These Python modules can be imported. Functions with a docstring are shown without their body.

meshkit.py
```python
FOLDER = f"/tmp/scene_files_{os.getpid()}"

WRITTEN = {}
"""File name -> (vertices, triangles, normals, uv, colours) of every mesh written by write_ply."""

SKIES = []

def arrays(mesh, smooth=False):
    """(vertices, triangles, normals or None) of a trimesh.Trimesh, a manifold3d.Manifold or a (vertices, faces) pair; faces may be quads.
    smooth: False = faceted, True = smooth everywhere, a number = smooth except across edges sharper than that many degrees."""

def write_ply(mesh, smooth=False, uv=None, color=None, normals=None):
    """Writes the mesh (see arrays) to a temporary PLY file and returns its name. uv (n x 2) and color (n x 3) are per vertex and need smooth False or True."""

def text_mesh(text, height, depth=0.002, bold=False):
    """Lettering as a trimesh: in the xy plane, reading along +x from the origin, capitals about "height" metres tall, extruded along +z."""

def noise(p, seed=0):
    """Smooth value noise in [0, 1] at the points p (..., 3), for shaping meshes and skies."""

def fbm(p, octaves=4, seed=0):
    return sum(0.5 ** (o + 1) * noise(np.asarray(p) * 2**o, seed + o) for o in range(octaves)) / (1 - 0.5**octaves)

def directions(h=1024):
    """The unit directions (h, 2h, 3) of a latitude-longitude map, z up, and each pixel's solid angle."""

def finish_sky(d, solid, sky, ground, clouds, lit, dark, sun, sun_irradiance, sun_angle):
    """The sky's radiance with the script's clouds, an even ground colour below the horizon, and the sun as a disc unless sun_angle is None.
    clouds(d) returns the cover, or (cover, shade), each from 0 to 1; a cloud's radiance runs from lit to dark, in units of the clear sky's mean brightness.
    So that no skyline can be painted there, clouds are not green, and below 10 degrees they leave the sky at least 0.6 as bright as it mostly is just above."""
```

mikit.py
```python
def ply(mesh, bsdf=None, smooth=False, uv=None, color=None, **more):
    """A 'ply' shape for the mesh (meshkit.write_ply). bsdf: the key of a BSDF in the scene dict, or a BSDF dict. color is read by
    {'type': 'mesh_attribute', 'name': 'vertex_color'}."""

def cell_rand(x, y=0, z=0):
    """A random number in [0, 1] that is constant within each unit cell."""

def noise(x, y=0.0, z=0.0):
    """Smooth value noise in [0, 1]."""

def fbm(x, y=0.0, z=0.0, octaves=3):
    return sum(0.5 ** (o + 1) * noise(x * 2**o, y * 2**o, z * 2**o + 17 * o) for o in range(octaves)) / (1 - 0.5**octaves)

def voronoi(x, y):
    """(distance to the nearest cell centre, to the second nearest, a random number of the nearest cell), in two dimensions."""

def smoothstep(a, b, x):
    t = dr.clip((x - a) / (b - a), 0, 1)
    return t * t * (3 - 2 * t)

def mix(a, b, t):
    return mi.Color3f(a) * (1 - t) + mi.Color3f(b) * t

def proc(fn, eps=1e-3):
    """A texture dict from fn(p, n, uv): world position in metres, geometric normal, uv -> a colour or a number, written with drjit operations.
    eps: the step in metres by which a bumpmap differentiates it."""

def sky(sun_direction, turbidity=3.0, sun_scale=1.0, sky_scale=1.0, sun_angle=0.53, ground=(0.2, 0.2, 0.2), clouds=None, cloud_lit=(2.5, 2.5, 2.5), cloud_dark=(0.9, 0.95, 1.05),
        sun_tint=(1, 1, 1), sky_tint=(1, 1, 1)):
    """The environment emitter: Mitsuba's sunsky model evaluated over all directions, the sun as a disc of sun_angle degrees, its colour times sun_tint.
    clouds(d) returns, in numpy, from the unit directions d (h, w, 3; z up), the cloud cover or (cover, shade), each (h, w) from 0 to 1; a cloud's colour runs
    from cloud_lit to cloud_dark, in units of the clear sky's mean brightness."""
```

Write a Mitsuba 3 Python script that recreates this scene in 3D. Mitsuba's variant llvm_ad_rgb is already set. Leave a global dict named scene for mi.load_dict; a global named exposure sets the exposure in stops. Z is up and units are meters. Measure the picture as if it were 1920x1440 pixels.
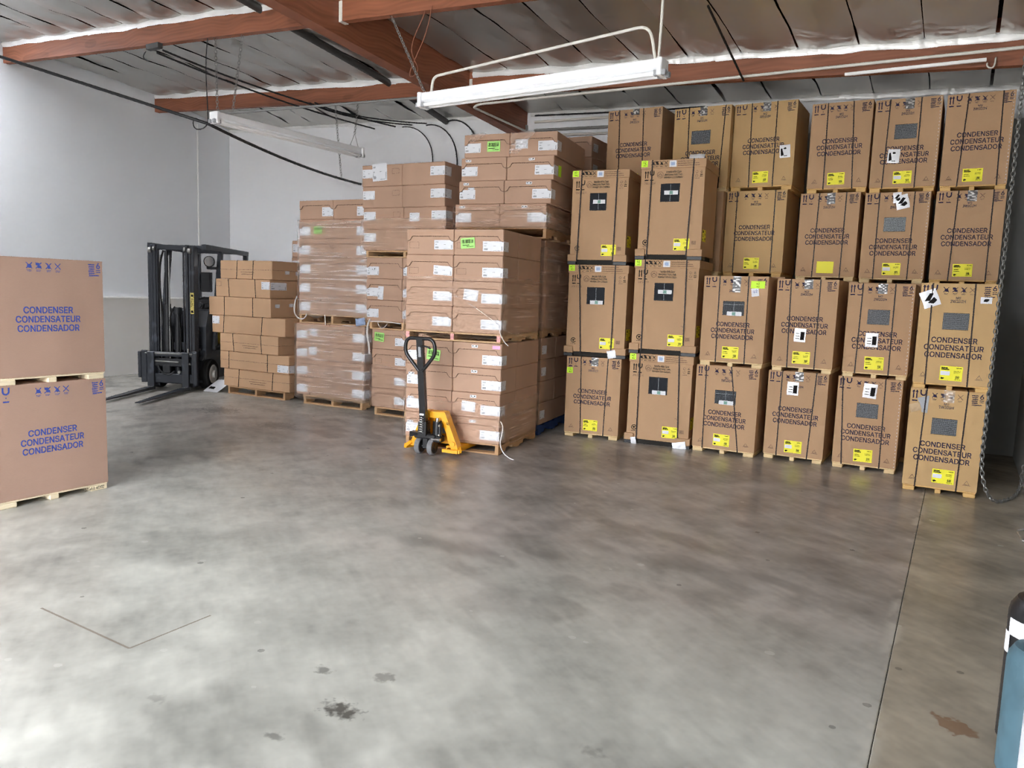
import math, random
import numpy as np, trimesh, mitsuba as mi, drjit as dr
import mikit, meshkit
from shapely.geometry import Polygon, LineString, Point
from shapely import affinity

T = mi.ScalarTransform4f
rng = random.Random(7)
scene, labels = {}, {}

# ------------------------------------------------------------------ camera, sky, exposure
EYE = np.array([0.0, 0.0, 1.65])
YAW, PITCH, ROLL = math.radians(-30.2965), math.radians(-6.7318), math.radians(2.00997)
FWD = np.array([math.sin(YAW) * math.cos(PITCH), math.cos(YAW) * math.cos(PITCH), math.sin(PITCH)])
RGT = np.array([math.cos(YAW), -math.sin(YAW), 0.0])
UPV = np.cross(RGT, FWD)
UPR = -math.sin(ROLL) * RGT + math.cos(ROLL) * UPV
scene['camera'] = {'type': 'perspective', 'fov': 2 * math.degrees(math.atan(960 / 1428.58)), 'fov_axis': 'x', 'near_clip': 0.05,
                   'to_world': T().look_at(origin=EYE.tolist(), target=(EYE + FWD).tolist(), up=UPR.tolist())}
scene['sky'] = mikit.sky([0.25, 0.35, 0.9], turbidity=4.0, sun_scale=0.0, sky_scale=1.0, sun_angle=None, ground=(0.42, 0.41, 0.39),
                         clouds=lambda d: (0.92, np.clip(1.0 - 1.15 * np.maximum(d[..., 2], 0), 0, 1)), cloud_lit=(4.7, 4.8, 4.95), cloud_dark=(1.18, 1.20, 1.24))
exposure = 5.8

# ------------------------------------------------------------------ helpers
def numbered(k):
    if k not in scene and k not in labels: return k
    i = 1
    while f'{k}_{i:03d}' in scene or f'{k}_{i:03d}' in labels: i += 1
    return f'{k}_{i:03d}'

def thing(name, label, cat=None, group=None, kind=None):
    k = numbered(name)
    labels[k] = {'label': label}
    if cat: labels[k]['category'] = cat
    if group: labels[k]['group'] = group
    if kind: labels[k]['kind'] = kind
    return k

def put(key, pd, M=None, label=None, kind=None):
    d = dict(pd)
    if M is not None: d['to_world'] = M
    scene[key] = d
    if label or kind:
        labels.setdefault(key, {})
        if label: labels[key]['label'] = label
        if kind: labels[key]['kind'] = kind
    return key

def part(parent, name, pd, M=None, label=None, kind=None):
    return put(numbered(parent + '__' + name), pd, M, label, kind)

def one(name, pd, label, cat=None, M=None, group=None, kind=None):
    k = numbered(name)
    put(k, pd, M)
    labels[k] = {'label': label}
    if cat: labels[k]['category'] = cat
    if group: labels[k]['group'] = group
    if kind: labels[k]['kind'] = kind
    return k

CACHE = {}
def cached(key, fn):
    if key not in CACHE: CACHE[key] = fn()
    return CACHE[key]

def at(x, y, z=0.0, deg=0.0):
    return T().translate([x, y, z]).rotate([0, 0, 1], deg)

def bx(x0, x1, y0, y1, z0, z1):
    m = trimesh.creation.box(extents=[x1 - x0, y1 - y0, z1 - z0])
    m.apply_translation([(x0 + x1) / 2, (y0 + y1) / 2, (z0 + z1) / 2])
    return m

def cb(x0, x1, y0, y1, z0, z1, c=0.004):
    """box with chamfered edges"""
    c = min(c, (x1 - x0) / 2.2, (y1 - y0) / 2.2, (z1 - z0) / 2.2)
    P = []
    for a, ai in ((x0, c), (x1, -c)):
        for b, bi in ((y0, c), (y1, -c)):
            for d, di in ((z0, c), (z1, -c)):
                P += [(a, b + bi, d + di), (a + ai, b, d + di), (a + ai, b + bi, d)]
    return trimesh.convex.convex_hull(np.array(P))

def cat(*ms):
    out = []
    for m in ms: out += list(m) if isinstance(m, (list, tuple)) else [m]
    return trimesh.util.concatenate(out)

def hull(pts): return trimesh.convex.convex_hull(np.asarray(pts, float))

def cyl(p0, p1, r, n=14, r2=None):
    p0, p1 = np.asarray(p0, float), np.asarray(p1, float)
    d = p1 - p0; L = np.linalg.norm(d); z = d / L
    x = np.cross(z, [0, 0, 1] if abs(z[2]) < .9 else [1, 0, 0]); x /= np.linalg.norm(x); y = np.cross(z, x)
    a = np.arange(n) * 2 * np.pi / n; ring = np.cos(a)[:, None] * x + np.sin(a)[:, None] * y
    v = np.vstack([p0 + ring * r, p1 + ring * (r if r2 is None else r2), [p0], [p1]])
    i = np.arange(n); j = (i + 1) % n
    f = np.vstack([np.c_[i, j, j + n], np.c_[i, j + n, i + n], np.c_[j, i, i * 0 + 2 * n], np.c_[i + n, j + n, i * 0 + 2 * n + 1]])
    return trimesh.Trimesh(v, f, process=False)

def tube(pts, r, n=8, closed=False):
    p = np.asarray(pts, float); N = len(p)
    t = np.roll(p, -1, 0) - np.roll(p, 1, 0) if closed else np.gradient(p, axis=0)
    t /= np.linalg.norm(t, axis=1, keepdims=True)
    a = np.arange(n) * 2 * np.pi / n
    x = np.cross(t[0], [0, 0, 1] if abs(t[0][2]) < .9 else [1, 0, 0]); x /= np.linalg.norm(x)
    V = []
    for k in range(N):
        x = x - t[k] * (x @ t[k]); x /= np.linalg.norm(x); y = np.cross(t[k], x)
        V.append(p[k] + r * (np.cos(a)[:, None] * x + np.sin(a)[:, None] * y))
    V = np.vstack(V); F = []
    for k in range(N if closed else N - 1):
        o, q = k * n, ((k + 1) % N) * n
        for i in range(n):
            j = (i + 1) % n
            F += [(o + i, o + j, q + j), (o + i, q + j, q + i)]
    if not closed:
        V = np.vstack([V, p[:1], p[-1:]])
        for i in range(n):
            j = (i + 1) % n
            F += [(j, i, N * n), ((N - 1) * n + i, (N - 1) * n + j, N * n + 1)]
    return trimesh.Trimesh(V, F, process=False)

def spline(ctrl, n=40):
    from scipy.interpolate import CubicSpline
    c = np.asarray(ctrl, float); s = np.r_[0, np.cumsum(np.linalg.norm(np.diff(c, axis=0), axis=1))]
    return CubicSpline(s, c)(np.linspace(0, s[-1], n))

def rounded(ctrl, r=.06, n=5):
    """polyline with rounded corners"""
    c = np.asarray(ctrl, float); out = [c[0]]
    for a, b, d in zip(c[:-2], c[1:-1], c[2:]):
        u, w = a - b, d - b
        lu, lw = np.linalg.norm(u), np.linalg.norm(w)
        k = min(r, lu * .45, lw * .45); p, q = b + u / lu * k, b + w / lw * k
        for s in np.linspace(0, 1, n): out.append((1 - s) ** 2 * p + 2 * s * (1 - s) * b + s * s * q)
    out.append(c[-1]); return np.array(out)

def lathe(prof, n=28):
    p = np.asarray(prof, float); return trimesh.creation.revolve(p, sections=n)

FRONT = np.array([[1, 0, 0, 0], [0, 0, -1, 0], [0, 1, 0, 0], [0, 0, 0, 1.0]])   # drawing plane (x, y, +z out) -> front face (x, z, -y out)
SIDE = np.array([[0, 0, 1, 0], [1, 0, 0, 0], [0, 1, 0, 0], [0, 0, 0, 1.0]])     # drawing plane -> right side face (y, z, +x out)
def facing(m, x=0, z=0, y=0, deg=0, M=FRONT):
    m = m.copy()
    if deg: m.apply_transform(trimesh.transformations.rotation_matrix(math.radians(deg), [0, 0, 1]))
    m.apply_transform(M)
    m.apply_translation([x, y, z] if M is FRONT else [y, x, z])
    return m

def words(s, h, w=None, bold=False, depth=.0012):
    m = cached(('w', s, bold), lambda: meshkit.text_mesh(s, 1.0, 1.0, bold)).copy()
    b = m.bounds; m.apply_translation([-(b[0][0] + b[1][0]) / 2, 0, 0])
    W = b[1][0] - b[0][0]
    m.apply_scale([(w / W if w else h), h, depth])
    return m

def plate(x0, x1, y0, y1, d=.0012): return bx(x0, x1, y0, y1, 0, d)
def poly(pts, d=.0012): return trimesh.creation.extrude_polygon(Polygon(pts), d, engine='earcut')
def flat(geom, d=.0012):
    return trimesh.util.concatenate([trimesh.creation.extrude_polygon(g, d, engine='earcut') for g in getattr(geom, 'geoms', [geom])])

P = mikit.ply

# ------------------------------------------------------------------ materials
def rgb(*c): return {'type': 'rgb', 'value': list(c)}
def mat(name, col, rough=.6, spec=.4, metallic=0.0, bump=None, bump_scale=.001, **kw):
    base = col if isinstance(col, dict) else rgb(*col)
    b = {'type': 'principled', 'base_color': base, 'roughness': rough, 'specular': spec, 'metallic': metallic, **kw}
    if bump is not None: b = {'type': 'bumpmap', 'arbitrary': mikit.proc(bump), 'scale': bump_scale, 'bsdf': b}
    scene[name] = {'type': 'twosided', 'bsdf': b}
    return name
fbm, noise, mix, sstep = mikit.fbm, mikit.noise, mikit.mix, mikit.smoothstep

def kraft(c, var=.10):
    c = np.array(c)
    def fn(p, n, uv):
        a = fbm(p.x * 2.3, p.y * 2.3, p.z * 1.1, 3)
        b = noise(p.x * 160, p.y * 160, p.z * 420)
        s = noise(p.x * 9 + 3, p.y * 9, p.z * .9)
        k = 1 + var * (a - .5) * 2 + .05 * (b - .5) + .05 * (s - .5)
        return mi.Color3f(*map(float, c)) * k
    return mikit.proc(fn)
mat('kraft_tan', kraft((.42, .262, .150)), .75, .25)
mat('kraft_gold', kraft((.47, .305, .145)), .75, .25)
mat('kraft_rose', kraft((.355, .232, .178)), .75, .25)
mat('kraft_flat', kraft((.42, .268, .188)), .72, .3)
mat('kraft_small', kraft((.46, .288, .172)), .75, .25)
mat('kraft_edge', (.50, .36, .22), .8, .2)
mat('ink_navy', (.030, .024, .052), .85, .1)
mat('ink_blue', (.05, .075, .30), .85, .1)
mat('ink_faint', (.19, .115, .075), .85, .1)
mat('fold_dark', (.10, .055, .032), .9, .1)
mat('ink_black', (.012, .011, .011), .85, .1)
mat('strap_black', (.016, .009, .009), .5, .25)
mat('paper_white', (.66, .67, .70), .55, .35)
mat('paper_yellow', (.80, .74, .03), .5, .35)
mat('paper_lime', (.55, .85, .03), .5, .3)
mat('paper_green', (.38, .72, .20), .5, .3)
mat('paper_pink', (.75, .36, .55), .5, .3)
mat('paper_grey', (.33, .34, .36), .6, .3)
mat('logo_blue', (.30, .38, .55), .5, .3)
mat('logo_green', (.16, .30, .25), .5, .3)
mat('pouch_white', (.74, .75, .78), .22, .6)
mat('grille_black', (.012, .014, .018), .6, .15)
mat('grille_wire', (.10, .11, .12), .5, .3)
mat('grille_mid', (.19, .20, .21), .5, .3)
mat('grille_light', (.30, .33, .34), .4, .5)
scene['tape_clear'] = {'type': 'blendbsdf', 'weight': mikit.proc(lambda p, n, uv: dr.clip(.12 + 1.5 * (mikit.noise(p.x * 55, p.y * 55, p.z * 70) - .5), .08, .8)), 'clear': {'type': 'null'},
                       'haze': {'type': 'twosided', 'bsdf': {'type': 'principled', 'base_color': {'type': 'rgb', 'value': [.86, .83, .80]}, 'roughness': .18, 'specular': .8}}}
def lumber(c):
    c = np.array(c)
    def fn(p, n, uv):
        g = noise(p.x * 6 + noise(p.y * 4, p.z * 40) * 2, p.y * 6, p.z * 90)
        k = .86 + .28 * g + .15 * (fbm(p.x * 3, p.y * 3, p.z * 3, 2) - .5)
        return mi.Color3f(*map(float, c)) * k
    return mikit.proc(fn)
mat('wood_pale', lumber((.66, .50, .28)), .7, .25)
mat('wood_gold', lumber((.60, .38, .15)), .7, .25)
mat('wood_white', lumber((.70, .60, .43)), .7, .25)
mat('wood_pallet', lumber((.40, .24, .13)), .8, .2)
mat('wood_pallet_light', lumber((.52, .34, .19)), .8, .2)
mat('wood_blue', (.02, .05, .15), .6, .3)
mat('paint_pink', (.70, .34, .33), .7, .2)
def timber(p, n, uv):
    g = noise(p.x * 2.2 + 9, p.y * 2.2, p.z * 55 + noise(p.x * 3, p.y * 3) * 5)
    k = fbm(p.x * 1.1, p.y * 1.1, p.z * 6, 3)
    d = sstep(.70, .80, noise(p.x * 2.6 + 40, p.y * 2.6, p.z * 9))
    return mi.Color3f(.255, .092, .048) * (.72 + .30 * g + .45 * (k - .5)) * (1 - .18 * d)
mat('timber_red', mikit.proc(timber), .55, .35)
mat('wall_upper', mikit.proc(lambda p, n, uv: mi.Color3f(.61, .625, .65) * (.985 + .03 * fbm(p.x * .7, p.y * .7, p.z * .7, 3))), .55, .35)
mat('wall_lower', mikit.proc(lambda p, n, uv: mi.Color3f(.55, .532, .512) * (.95 + .10 * fbm(p.x * 1.3, p.y * 1.3, p.z * 1.3, 4))), .6, .3)
mat('wall_white', mikit.proc(lambda p, n, uv: mi.Color3f(.79, .80, .82) * (.985 + .03 * fbm(p.x * .8, p.y * .8, p.z * .8, 3))), .6, .3)
mat('wall_grey', mikit.proc(lambda p, n, uv: mi.Color3f(.36, .37, .36) * (.93 + .14 * fbm(p.x * 1.2, p.y * 1.2, p.z * 1.2, 4))), .6, .3)
mat('trim_white', (.84, .84, .83), .4, .4)
mat('enamel_white', (.82, .83, .85), .3, .5)
mat('tube_white', (.88, .89, .90), .12, .6)
mat('deck_dark', (.03, .028, .025), .9, .1)
def foilbump(p, n, uv):
    return .5 * mikit.fbm(p.x * 7, p.y * 5, p.z * 7, 4) + .5 * dr.abs(noise(p.x * 13, p.y * 8) - .5)
mat('foil', mikit.proc(lambda p, n, uv: mi.Color3f(.54, .53, .50) * (.82 + .30 * fbm(p.x * 1.6, p.y * .8, p.z, 3))), .33, .5, .85, bump=foilbump, bump_scale=.03)
mat('foil_white', mikit.proc(lambda p, n, uv: mi.Color3f(.80, .80, .79) * (.85 + .2 * noise(p.x * 9, p.y * 9, p.z * 9))), .35, .5, .25, bump=foilbump, bump_scale=.02)
mat('pipe_grey', (.30, .30, .29), .4, .5, .4)
mat('pipe_white', (.62, .60, .55), .4, .5)
mat('pipe_black', (.02, .021, .023), .45, .4)
mat('pipe_dark', (.05, .05, .048), .5, .3)
mat('steel', (.45, .45, .44), .3, .5, .9)
mat('steel_dull', (.28, .28, .27), .4, .5, .8)
mat('truck_black', mikit.proc(lambda p, n, uv: mi.Color3f(.016, .019, .025) * (1 + 1.2 * sstep(.62, .8, fbm(p.x * 9, p.y * 9, p.z * 5, 3)))), .38, .5)
mat('truck_dark', (.010, .011, .013), .5, .4)
mat('truck_yellow', (.42, .27, .02), .45, .4)
mat('sign_yellow', (.45, .36, .10), .5, .4)
mat('jack_yellow', (.80, .36, .012), .32, .5)
mat('jack_black', (.011, .011, .012), .3, .55)
mat('rubber', (.012, .012, .012), .8, .2)
mat('tread_grey', (.17, .17, .175), .7, .3)
mat('rim_grey', (.44, .43, .40), .5, .4)
mat('chrome', (.75, .75, .75), .15, .5, 1.0)
mat('tank_teal', mikit.proc(lambda p, n, uv: mi.Color3f(.060, .115, .145) * (.75 + .5 * fbm(p.x * 14, p.y * 14, p.z * 9, 3))), .4, .4)
mat('tank_white', (.50, .52, .55), .35, .4)
mat('tank_black', (.012, .012, .013), .3, .5)
mat('asphalt', (.30, .29, .275), .9, .1)

def streak(p, n, uv):
    a = noise((p.x + p.y) * 1.3 + 5, (p.x - p.y) * .6, p.z * 34)
    b = noise((p.x + p.y) * 3.1, (p.x - p.y) * .9, p.z * 90 + 7)
    c = fbm(p.x * 2.2, p.y * 2.2, p.z * 2.2, 3)
    return dr.clip(.01 + .80 * sstep(.66, .92, a) * sstep(.35, .65, c) + .75 * sstep(.74, .95, b) * sstep(.35, .65, c) + .04 * c, 0, .85)
def streak_thin(p, n, uv):
    return .30 * streak(p, n, uv)
scene['film_thin'] = {'type': 'blendbsdf', 'weight': mikit.proc(streak_thin), 'clear': {'type': 'null'},
                 'haze': {'type': 'twosided', 'bsdf': {'type': 'principled', 'base_color': rgb(.74, .72, .72), 'roughness': .25, 'specular': .8}}}
scene['film'] = {'type': 'blendbsdf', 'weight': mikit.proc(lambda p, n, uv: dr.clip(.025 + .95 * streak(p, n, uv), 0, .9)), 'clear': {'type': 'null'},
                 'haze': {'type': 'twosided', 'bsdf': {'type': 'principled', 'base_color': rgb(.74, .72, .72), 'roughness': .22, 'specular': .8}}}
scene['film_edge'] = {'type': 'blendbsdf', 'weight': .5, 'clear': {'type': 'null'},
                      'haze': {'type': 'twosided', 'bsdf': {'type': 'principled', 'base_color': rgb(.82, .80, .80), 'roughness': .2, 'specular': .8}}}

STAINS = [(-1.966, 2.123, .085, .9), (-2.249, 2.317, .05, .6), (-1.996, 2.417, .055, .45), (-2.05, 1.86, .04, .5), (-2.62, 1.78, .05, .25), (-1.02, 2.42, .05, .3), (-8.3, 6.6, .35, .45), (-6.9, 6.3, .3, .35)]
def ring(p, cx, cy, r, w):
    d = dr.sqrt(dr.square(p.x - cx) + dr.square(p.y - cy)) - r
    return dr.exp(-dr.square(d / w))
def concrete(p, n, uv):
    x, y = p.x, p.y
    wx = x + .5 * (fbm(x * .8, y * .8 + 5, 0.0, 3) - .5); wy = y + .5 * (fbm(x * .8 + 9, y * .8, 0.0, 3) - .5)
    big = fbm(wx * .55 + 3, wy * .55, 0.0, 4)
    mid = fbm(wx * 1.5, wy * 3.6 + 11, 0.0, 4)
    blot = fbm(wx * 2.3 + 30, wy * 2.3, 0.0, 4)
    fine = fbm(x * 23, y * 23, 0.0, 3)
    right = sstep(-.165, -.135, x + .012 * (noise(x * 30, y * 30) - .5))
    traffic = sstep(2.4, 4.8, y + 1.6 * (big - .5) + .9 * (mid - .5) + .22 * x) * (1 - .55 * sstep(6.6, 8.6, y - .25 * (x + 5)))
    c = mix((.325, .325, .296), (.248, .226, .210), traffic)
    c = mix(c, mi.Color3f(.272, .238, .186), right * .92)
    sw = fbm(wx * 1.2 + wy * 3.4, wy * 1.1 - wx * 5.0, 0.0, 4)
    sw2 = fbm(x * 4.0 - y * 3.0, y * 16.0 + x * 12.0, 0.0, 3)
    k = .66 + .36 * big + .50 * (mid - .40) + .30 * (blot - .45) + .40 * (sw - .45) + .22 * (sw2 - .45) + .14 * (fine - .5)
    brush = noise(x * 2.4 + y * 6.5, y * 1.6 - x * 3.2 + 4) * noise(x * 1.1 + 7, y * 1.1)
    k = k * (1 - .22 * sstep(.30, .62, brush))
    arcs = (ring(p, -2.9, 5.2, 1.25, .10) + ring(p, -3.0, 5.3, 1.0, .06) + ring(p, -5.2, 4.4, 1.6, .12) + ring(p, -1.4, 6.4, 1.9, .10) + ring(p, -6.5, 6.5, 2.0, .14)
            + ring(p, -3.8, 7.6, 2.6, .14)) * sstep(.42, .70, fbm(x * 1.7, y * 1.7 + 20, 0.0, 3)) * (.4 + .6 * fine)
    k = k * (1 - .26 * dr.clip(arcs, 0, 1) * (1 - right))
    v1, v2, vr = mikit.voronoi(x * 1.9, y * 1.9)
    k = k * (1 - .38 * dr.select((vr > .80) & (v1 < .018 + .10 * (vr - .80)), 1.0, 0.0))
    w1, w2, wr = mikit.voronoi(x * 2.1 + 7, y * 2.6 + 3)
    spl = dr.select((wr > .70) & (w1 < .015 + .12 * (wr - .70) + .02 * (fine - .5)), 1.0, 0.0)
    c = mix(c * k, mi.Color3f(.42, .41, .38), spl * .35)
    for sx, sy, r, a in STAINS:
        d = dr.sqrt(dr.square(x - sx) + dr.square((y - sy) * 1.4)) / r
        m = sstep(1.15, .35, d + 1.5 * (fbm(x * 40, y * 40, 0.0, 3) - .5))
        c = mix(c, mi.Color3f(.045, .042, .036), m * a)
    d = dr.sqrt(dr.square((x - .13) * 1.1 + .35 * (y - 3.39)) + dr.square((y - 3.39) * 1.5)) / .075
    c = mix(c, mi.Color3f(.15, .075, .035), .75 * sstep(1.1, .6, d + 2.4 * (fbm(x * 26, y * 26, 0.0, 3) - .5)))
    seg = sstep(.008, .003, dr.abs(y - 1.975 + .02 * (x + 3.1))) * dr.select((x > -3.86) & (x < -3.108), 1.0, 0.0) + sstep(.008, .003, dr.abs(x + 3.108)) * dr.select((y > 1.975) & (y < 2.41), 1.0, 0.0)
    c = mix(c, mi.Color3f(.13, .10, .07), .7 * dr.clip(seg, 0, 1))
    edge = sstep(.06, .0, dr.abs(x + .16)) * sstep(.46, .62, fbm(x * 9 + 2, y * 5, 0.0, 3))
    c = mix(c, mi.Color3f(.40, .38, .34), .5 * edge)
    return dr.clip(c, 0.01, .9)
mat('concrete', mikit.proc(concrete), mikit.proc(lambda p, n, uv: dr.clip(.30 + .30 * (fbm(p.x * 1.3, p.y * 2.0, 0.0, 3) - .4), .20, .6)), .55)

# ------------------------------------------------------------------ room shell
XL, XR, YB, YF = -12.614, 0.640, 10.336, -2.30
def zpur(x, y): return 4.39 - .0535 * (x + 8.28) - .07 * (y - 8.743)      # underside of the purlins
PUR = [-1.05, 1.39, 3.83, 6.27, 8.743]
def zins(x, y):                                                           # face of the roof insulation
    if y <= 8.743: return zpur(x, y) + .28
    t = (y - 8.743) / (YB - 8.743)
    return (1 - t) * (zpur(x, 8.743) + .28) + t * (4.60 - .037 * (x + 12.4))
SKY = ((-12.58, -11.43, 3.95, 5.58), (-11.43, -10.86, 3.95, 5.18))        # skylight opening, two bays wide

fl = thing('floor', 'stained grey concrete warehouse floor with a lengthwise joint', kind='structure')
part(fl, 'slab', P(cb(XL - .2, -.1518, YF - .2, YB + .2, -.15, 0, .003), 'concrete'))
part(fl, 'slab', P(cb(-.1482, XR + .2, YF - .2, YB + .2, -.15, 0, .003), 'concrete'))
part(fl, 'joint_filler', P(bx(-.1515, -.1485, YF - .2, YB + .2, -.12, -.004), 'deck_dark'))
one('ground', P(bx(-60, 60, -90, YF - .21, -.3, -.02), 'asphalt'), 'pale paved yard outside the open door', kind='structure')

wl = thing('wall_left', 'pale grey painted wall on the left with a lower wainscot', kind='structure')
part(wl, 'panel', P(bx(XL - .2, XL, YF, YB + .2, 0, 5.9), 'wall_upper'))
part(wl, 'wainscot', P(cb(XL - .01, XL + .035, YF, YB, 0, 1.345, .003), 'wall_lower'), label='beige lower wall panel')
part(wl, 'ledge', P(cb(XL - .01, XL + .065, YF, YB, 1.343, 1.372, .003), 'trim_white'), label='white ledge strip on top of the lower panel')
part(wl, 'joint_strip', P(cb(XL - .01, XL + .012, 9.60, 9.625, 1.37, 4.6, .003), 'trim_white'), label='thin white vertical joint strip')
wb = thing('wall_back', 'white painted back wall behind the stacked cartons', kind='structure')
part(wb, 'panel', P(bx(XL - .2, -4.3, YB, YB + .2, 0, 5.9), 'wall_white'))
part(wb, 'panel', P(bx(-4.3, XR + .2, YB, YB + .2, 3.78, 5.9), 'wall_white'))
part(wb, 'panel', P(bx(-4.3, XR + .2, YB, YB + .2, 0, 3.78), 'wall_grey'), label='darker grey lower part of the wall')
one('wall_right', P(bx(XR, XR + .2, YF, YB + .2, 0, 5.9), 'wall_grey'), 'pale wall at the far right edge', kind='structure')
DX0, DX1, DZ = -6.4, -1.0, 4.2
wf = thing('wall_front', 'front wall with the open roll-up door behind the camera', kind='structure')
part(wf, 'panel', P(bx(XL - .2, DX0, YF - .2, YF, 0, 5.9), 'wall_upper'))
part(wf, 'panel', P(bx(DX1, XR + .2, YF - .2, YF, 0, 5.9), 'wall_upper'))
part(wf, 'panel', P(bx(DX0, DX1, YF - .2, YF, DZ, 5.9), 'wall_upper'))

# roof deck with the skylight opening
def deck(x0, x1, y0, y1):
    P8 = []
    for x in (x0, x1):
        for y in (y0, y1):
            z = zpur(x, y) + .46
            P8 += [(x, y, z), (x, y, z + .12)]
    return hull(P8)
ce = thing('ceiling', 'foil faced insulation under a timber roof', kind='structure')
gx = sorted({XL - .3, XR + .3, *[v for r in SKY for v in r[:2]]}); gy = sorted({YF - .3, YB + .3, *[v for r in SKY for v in r[2:]]})
for xa, xb in zip(gx[:-1], gx[1:]):
    for ya, yb in zip(gy[:-1], gy[1:]):
        if not any(r[0] - .01 < xa and xb < r[1] + .01 and r[2] - .01 < ya and yb < r[3] + .01 for r in SKY): part(ce, 'deck', P(deck(xa, xb, ya, yb), 'deck_dark'))
for r in ((-12.61, -12.58, 3.92, 5.59), (-12.58, -10.85, 3.92, 3.95), (-10.86, -10.85, 3.95, 5.18), (-11.43, -10.85, 5.18, 5.19), (-11.43, -11.42, 5.19, 5.59), (-12.58, -11.43, 5.58, 5.59)):
    part(ce, 'skylight_curb', P(hull([(x, y, z) for x in r[:2] for y in r[2:] for z in (zpur(x, y) + .27, zpur(x, y) + .62)]), 'enamel_white'), label='white curb board of the skylight')

def panel(x0, x1, y0, y1, seed, nx=9, ny=26):
    u, v = np.meshgrid(np.linspace(0, 1, nx), np.linspace(0, 1, ny))
    x = x0 + (x1 - x0) * u; y = y0 + (y1 - y0) * v
    z = np.vectorize(zins)(x, y)
    p = np.stack([x * 2.1, y * 1.6, np.full_like(x, seed * .37)], -1)
    edge = np.exp(-((1 - v) * (y1 - y0) / .22) ** 2)                       # crumples where it is stapled to the next purlin
    w = (meshkit.fbm(p, 3, 3) - .5) * (.075 if y0 < 8.5 else .12) + (meshkit.fbm(p * [4, 2.2, 1], 3, 8) - .5) * (.022 + .06 * edge)
    z = z + w * np.minimum(1, 6 * np.minimum(v, 1 - v) + .2) - (.028 if y0 < 8.5 else .006) * np.sin(np.pi * u) + .012
    z = z + .012 * np.sin(np.pi * v)
    V = np.stack([x, y, z], -1).reshape(-1, 3)
    i = np.arange(nx * ny).reshape(ny, nx)
    F = np.vstack([np.c_[i[:-1, :-1].ravel(), i[1:, :-1].ravel(), i[1:, 1:].ravel()], np.c_[i[:-1, :-1].ravel(), i[1:, 1:].ravel(), i[:-1, 1:].ravel()]])
    return trimesh.Trimesh(V, F, process=False)
GX0, GX1 = -6.10, -5.93
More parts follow.
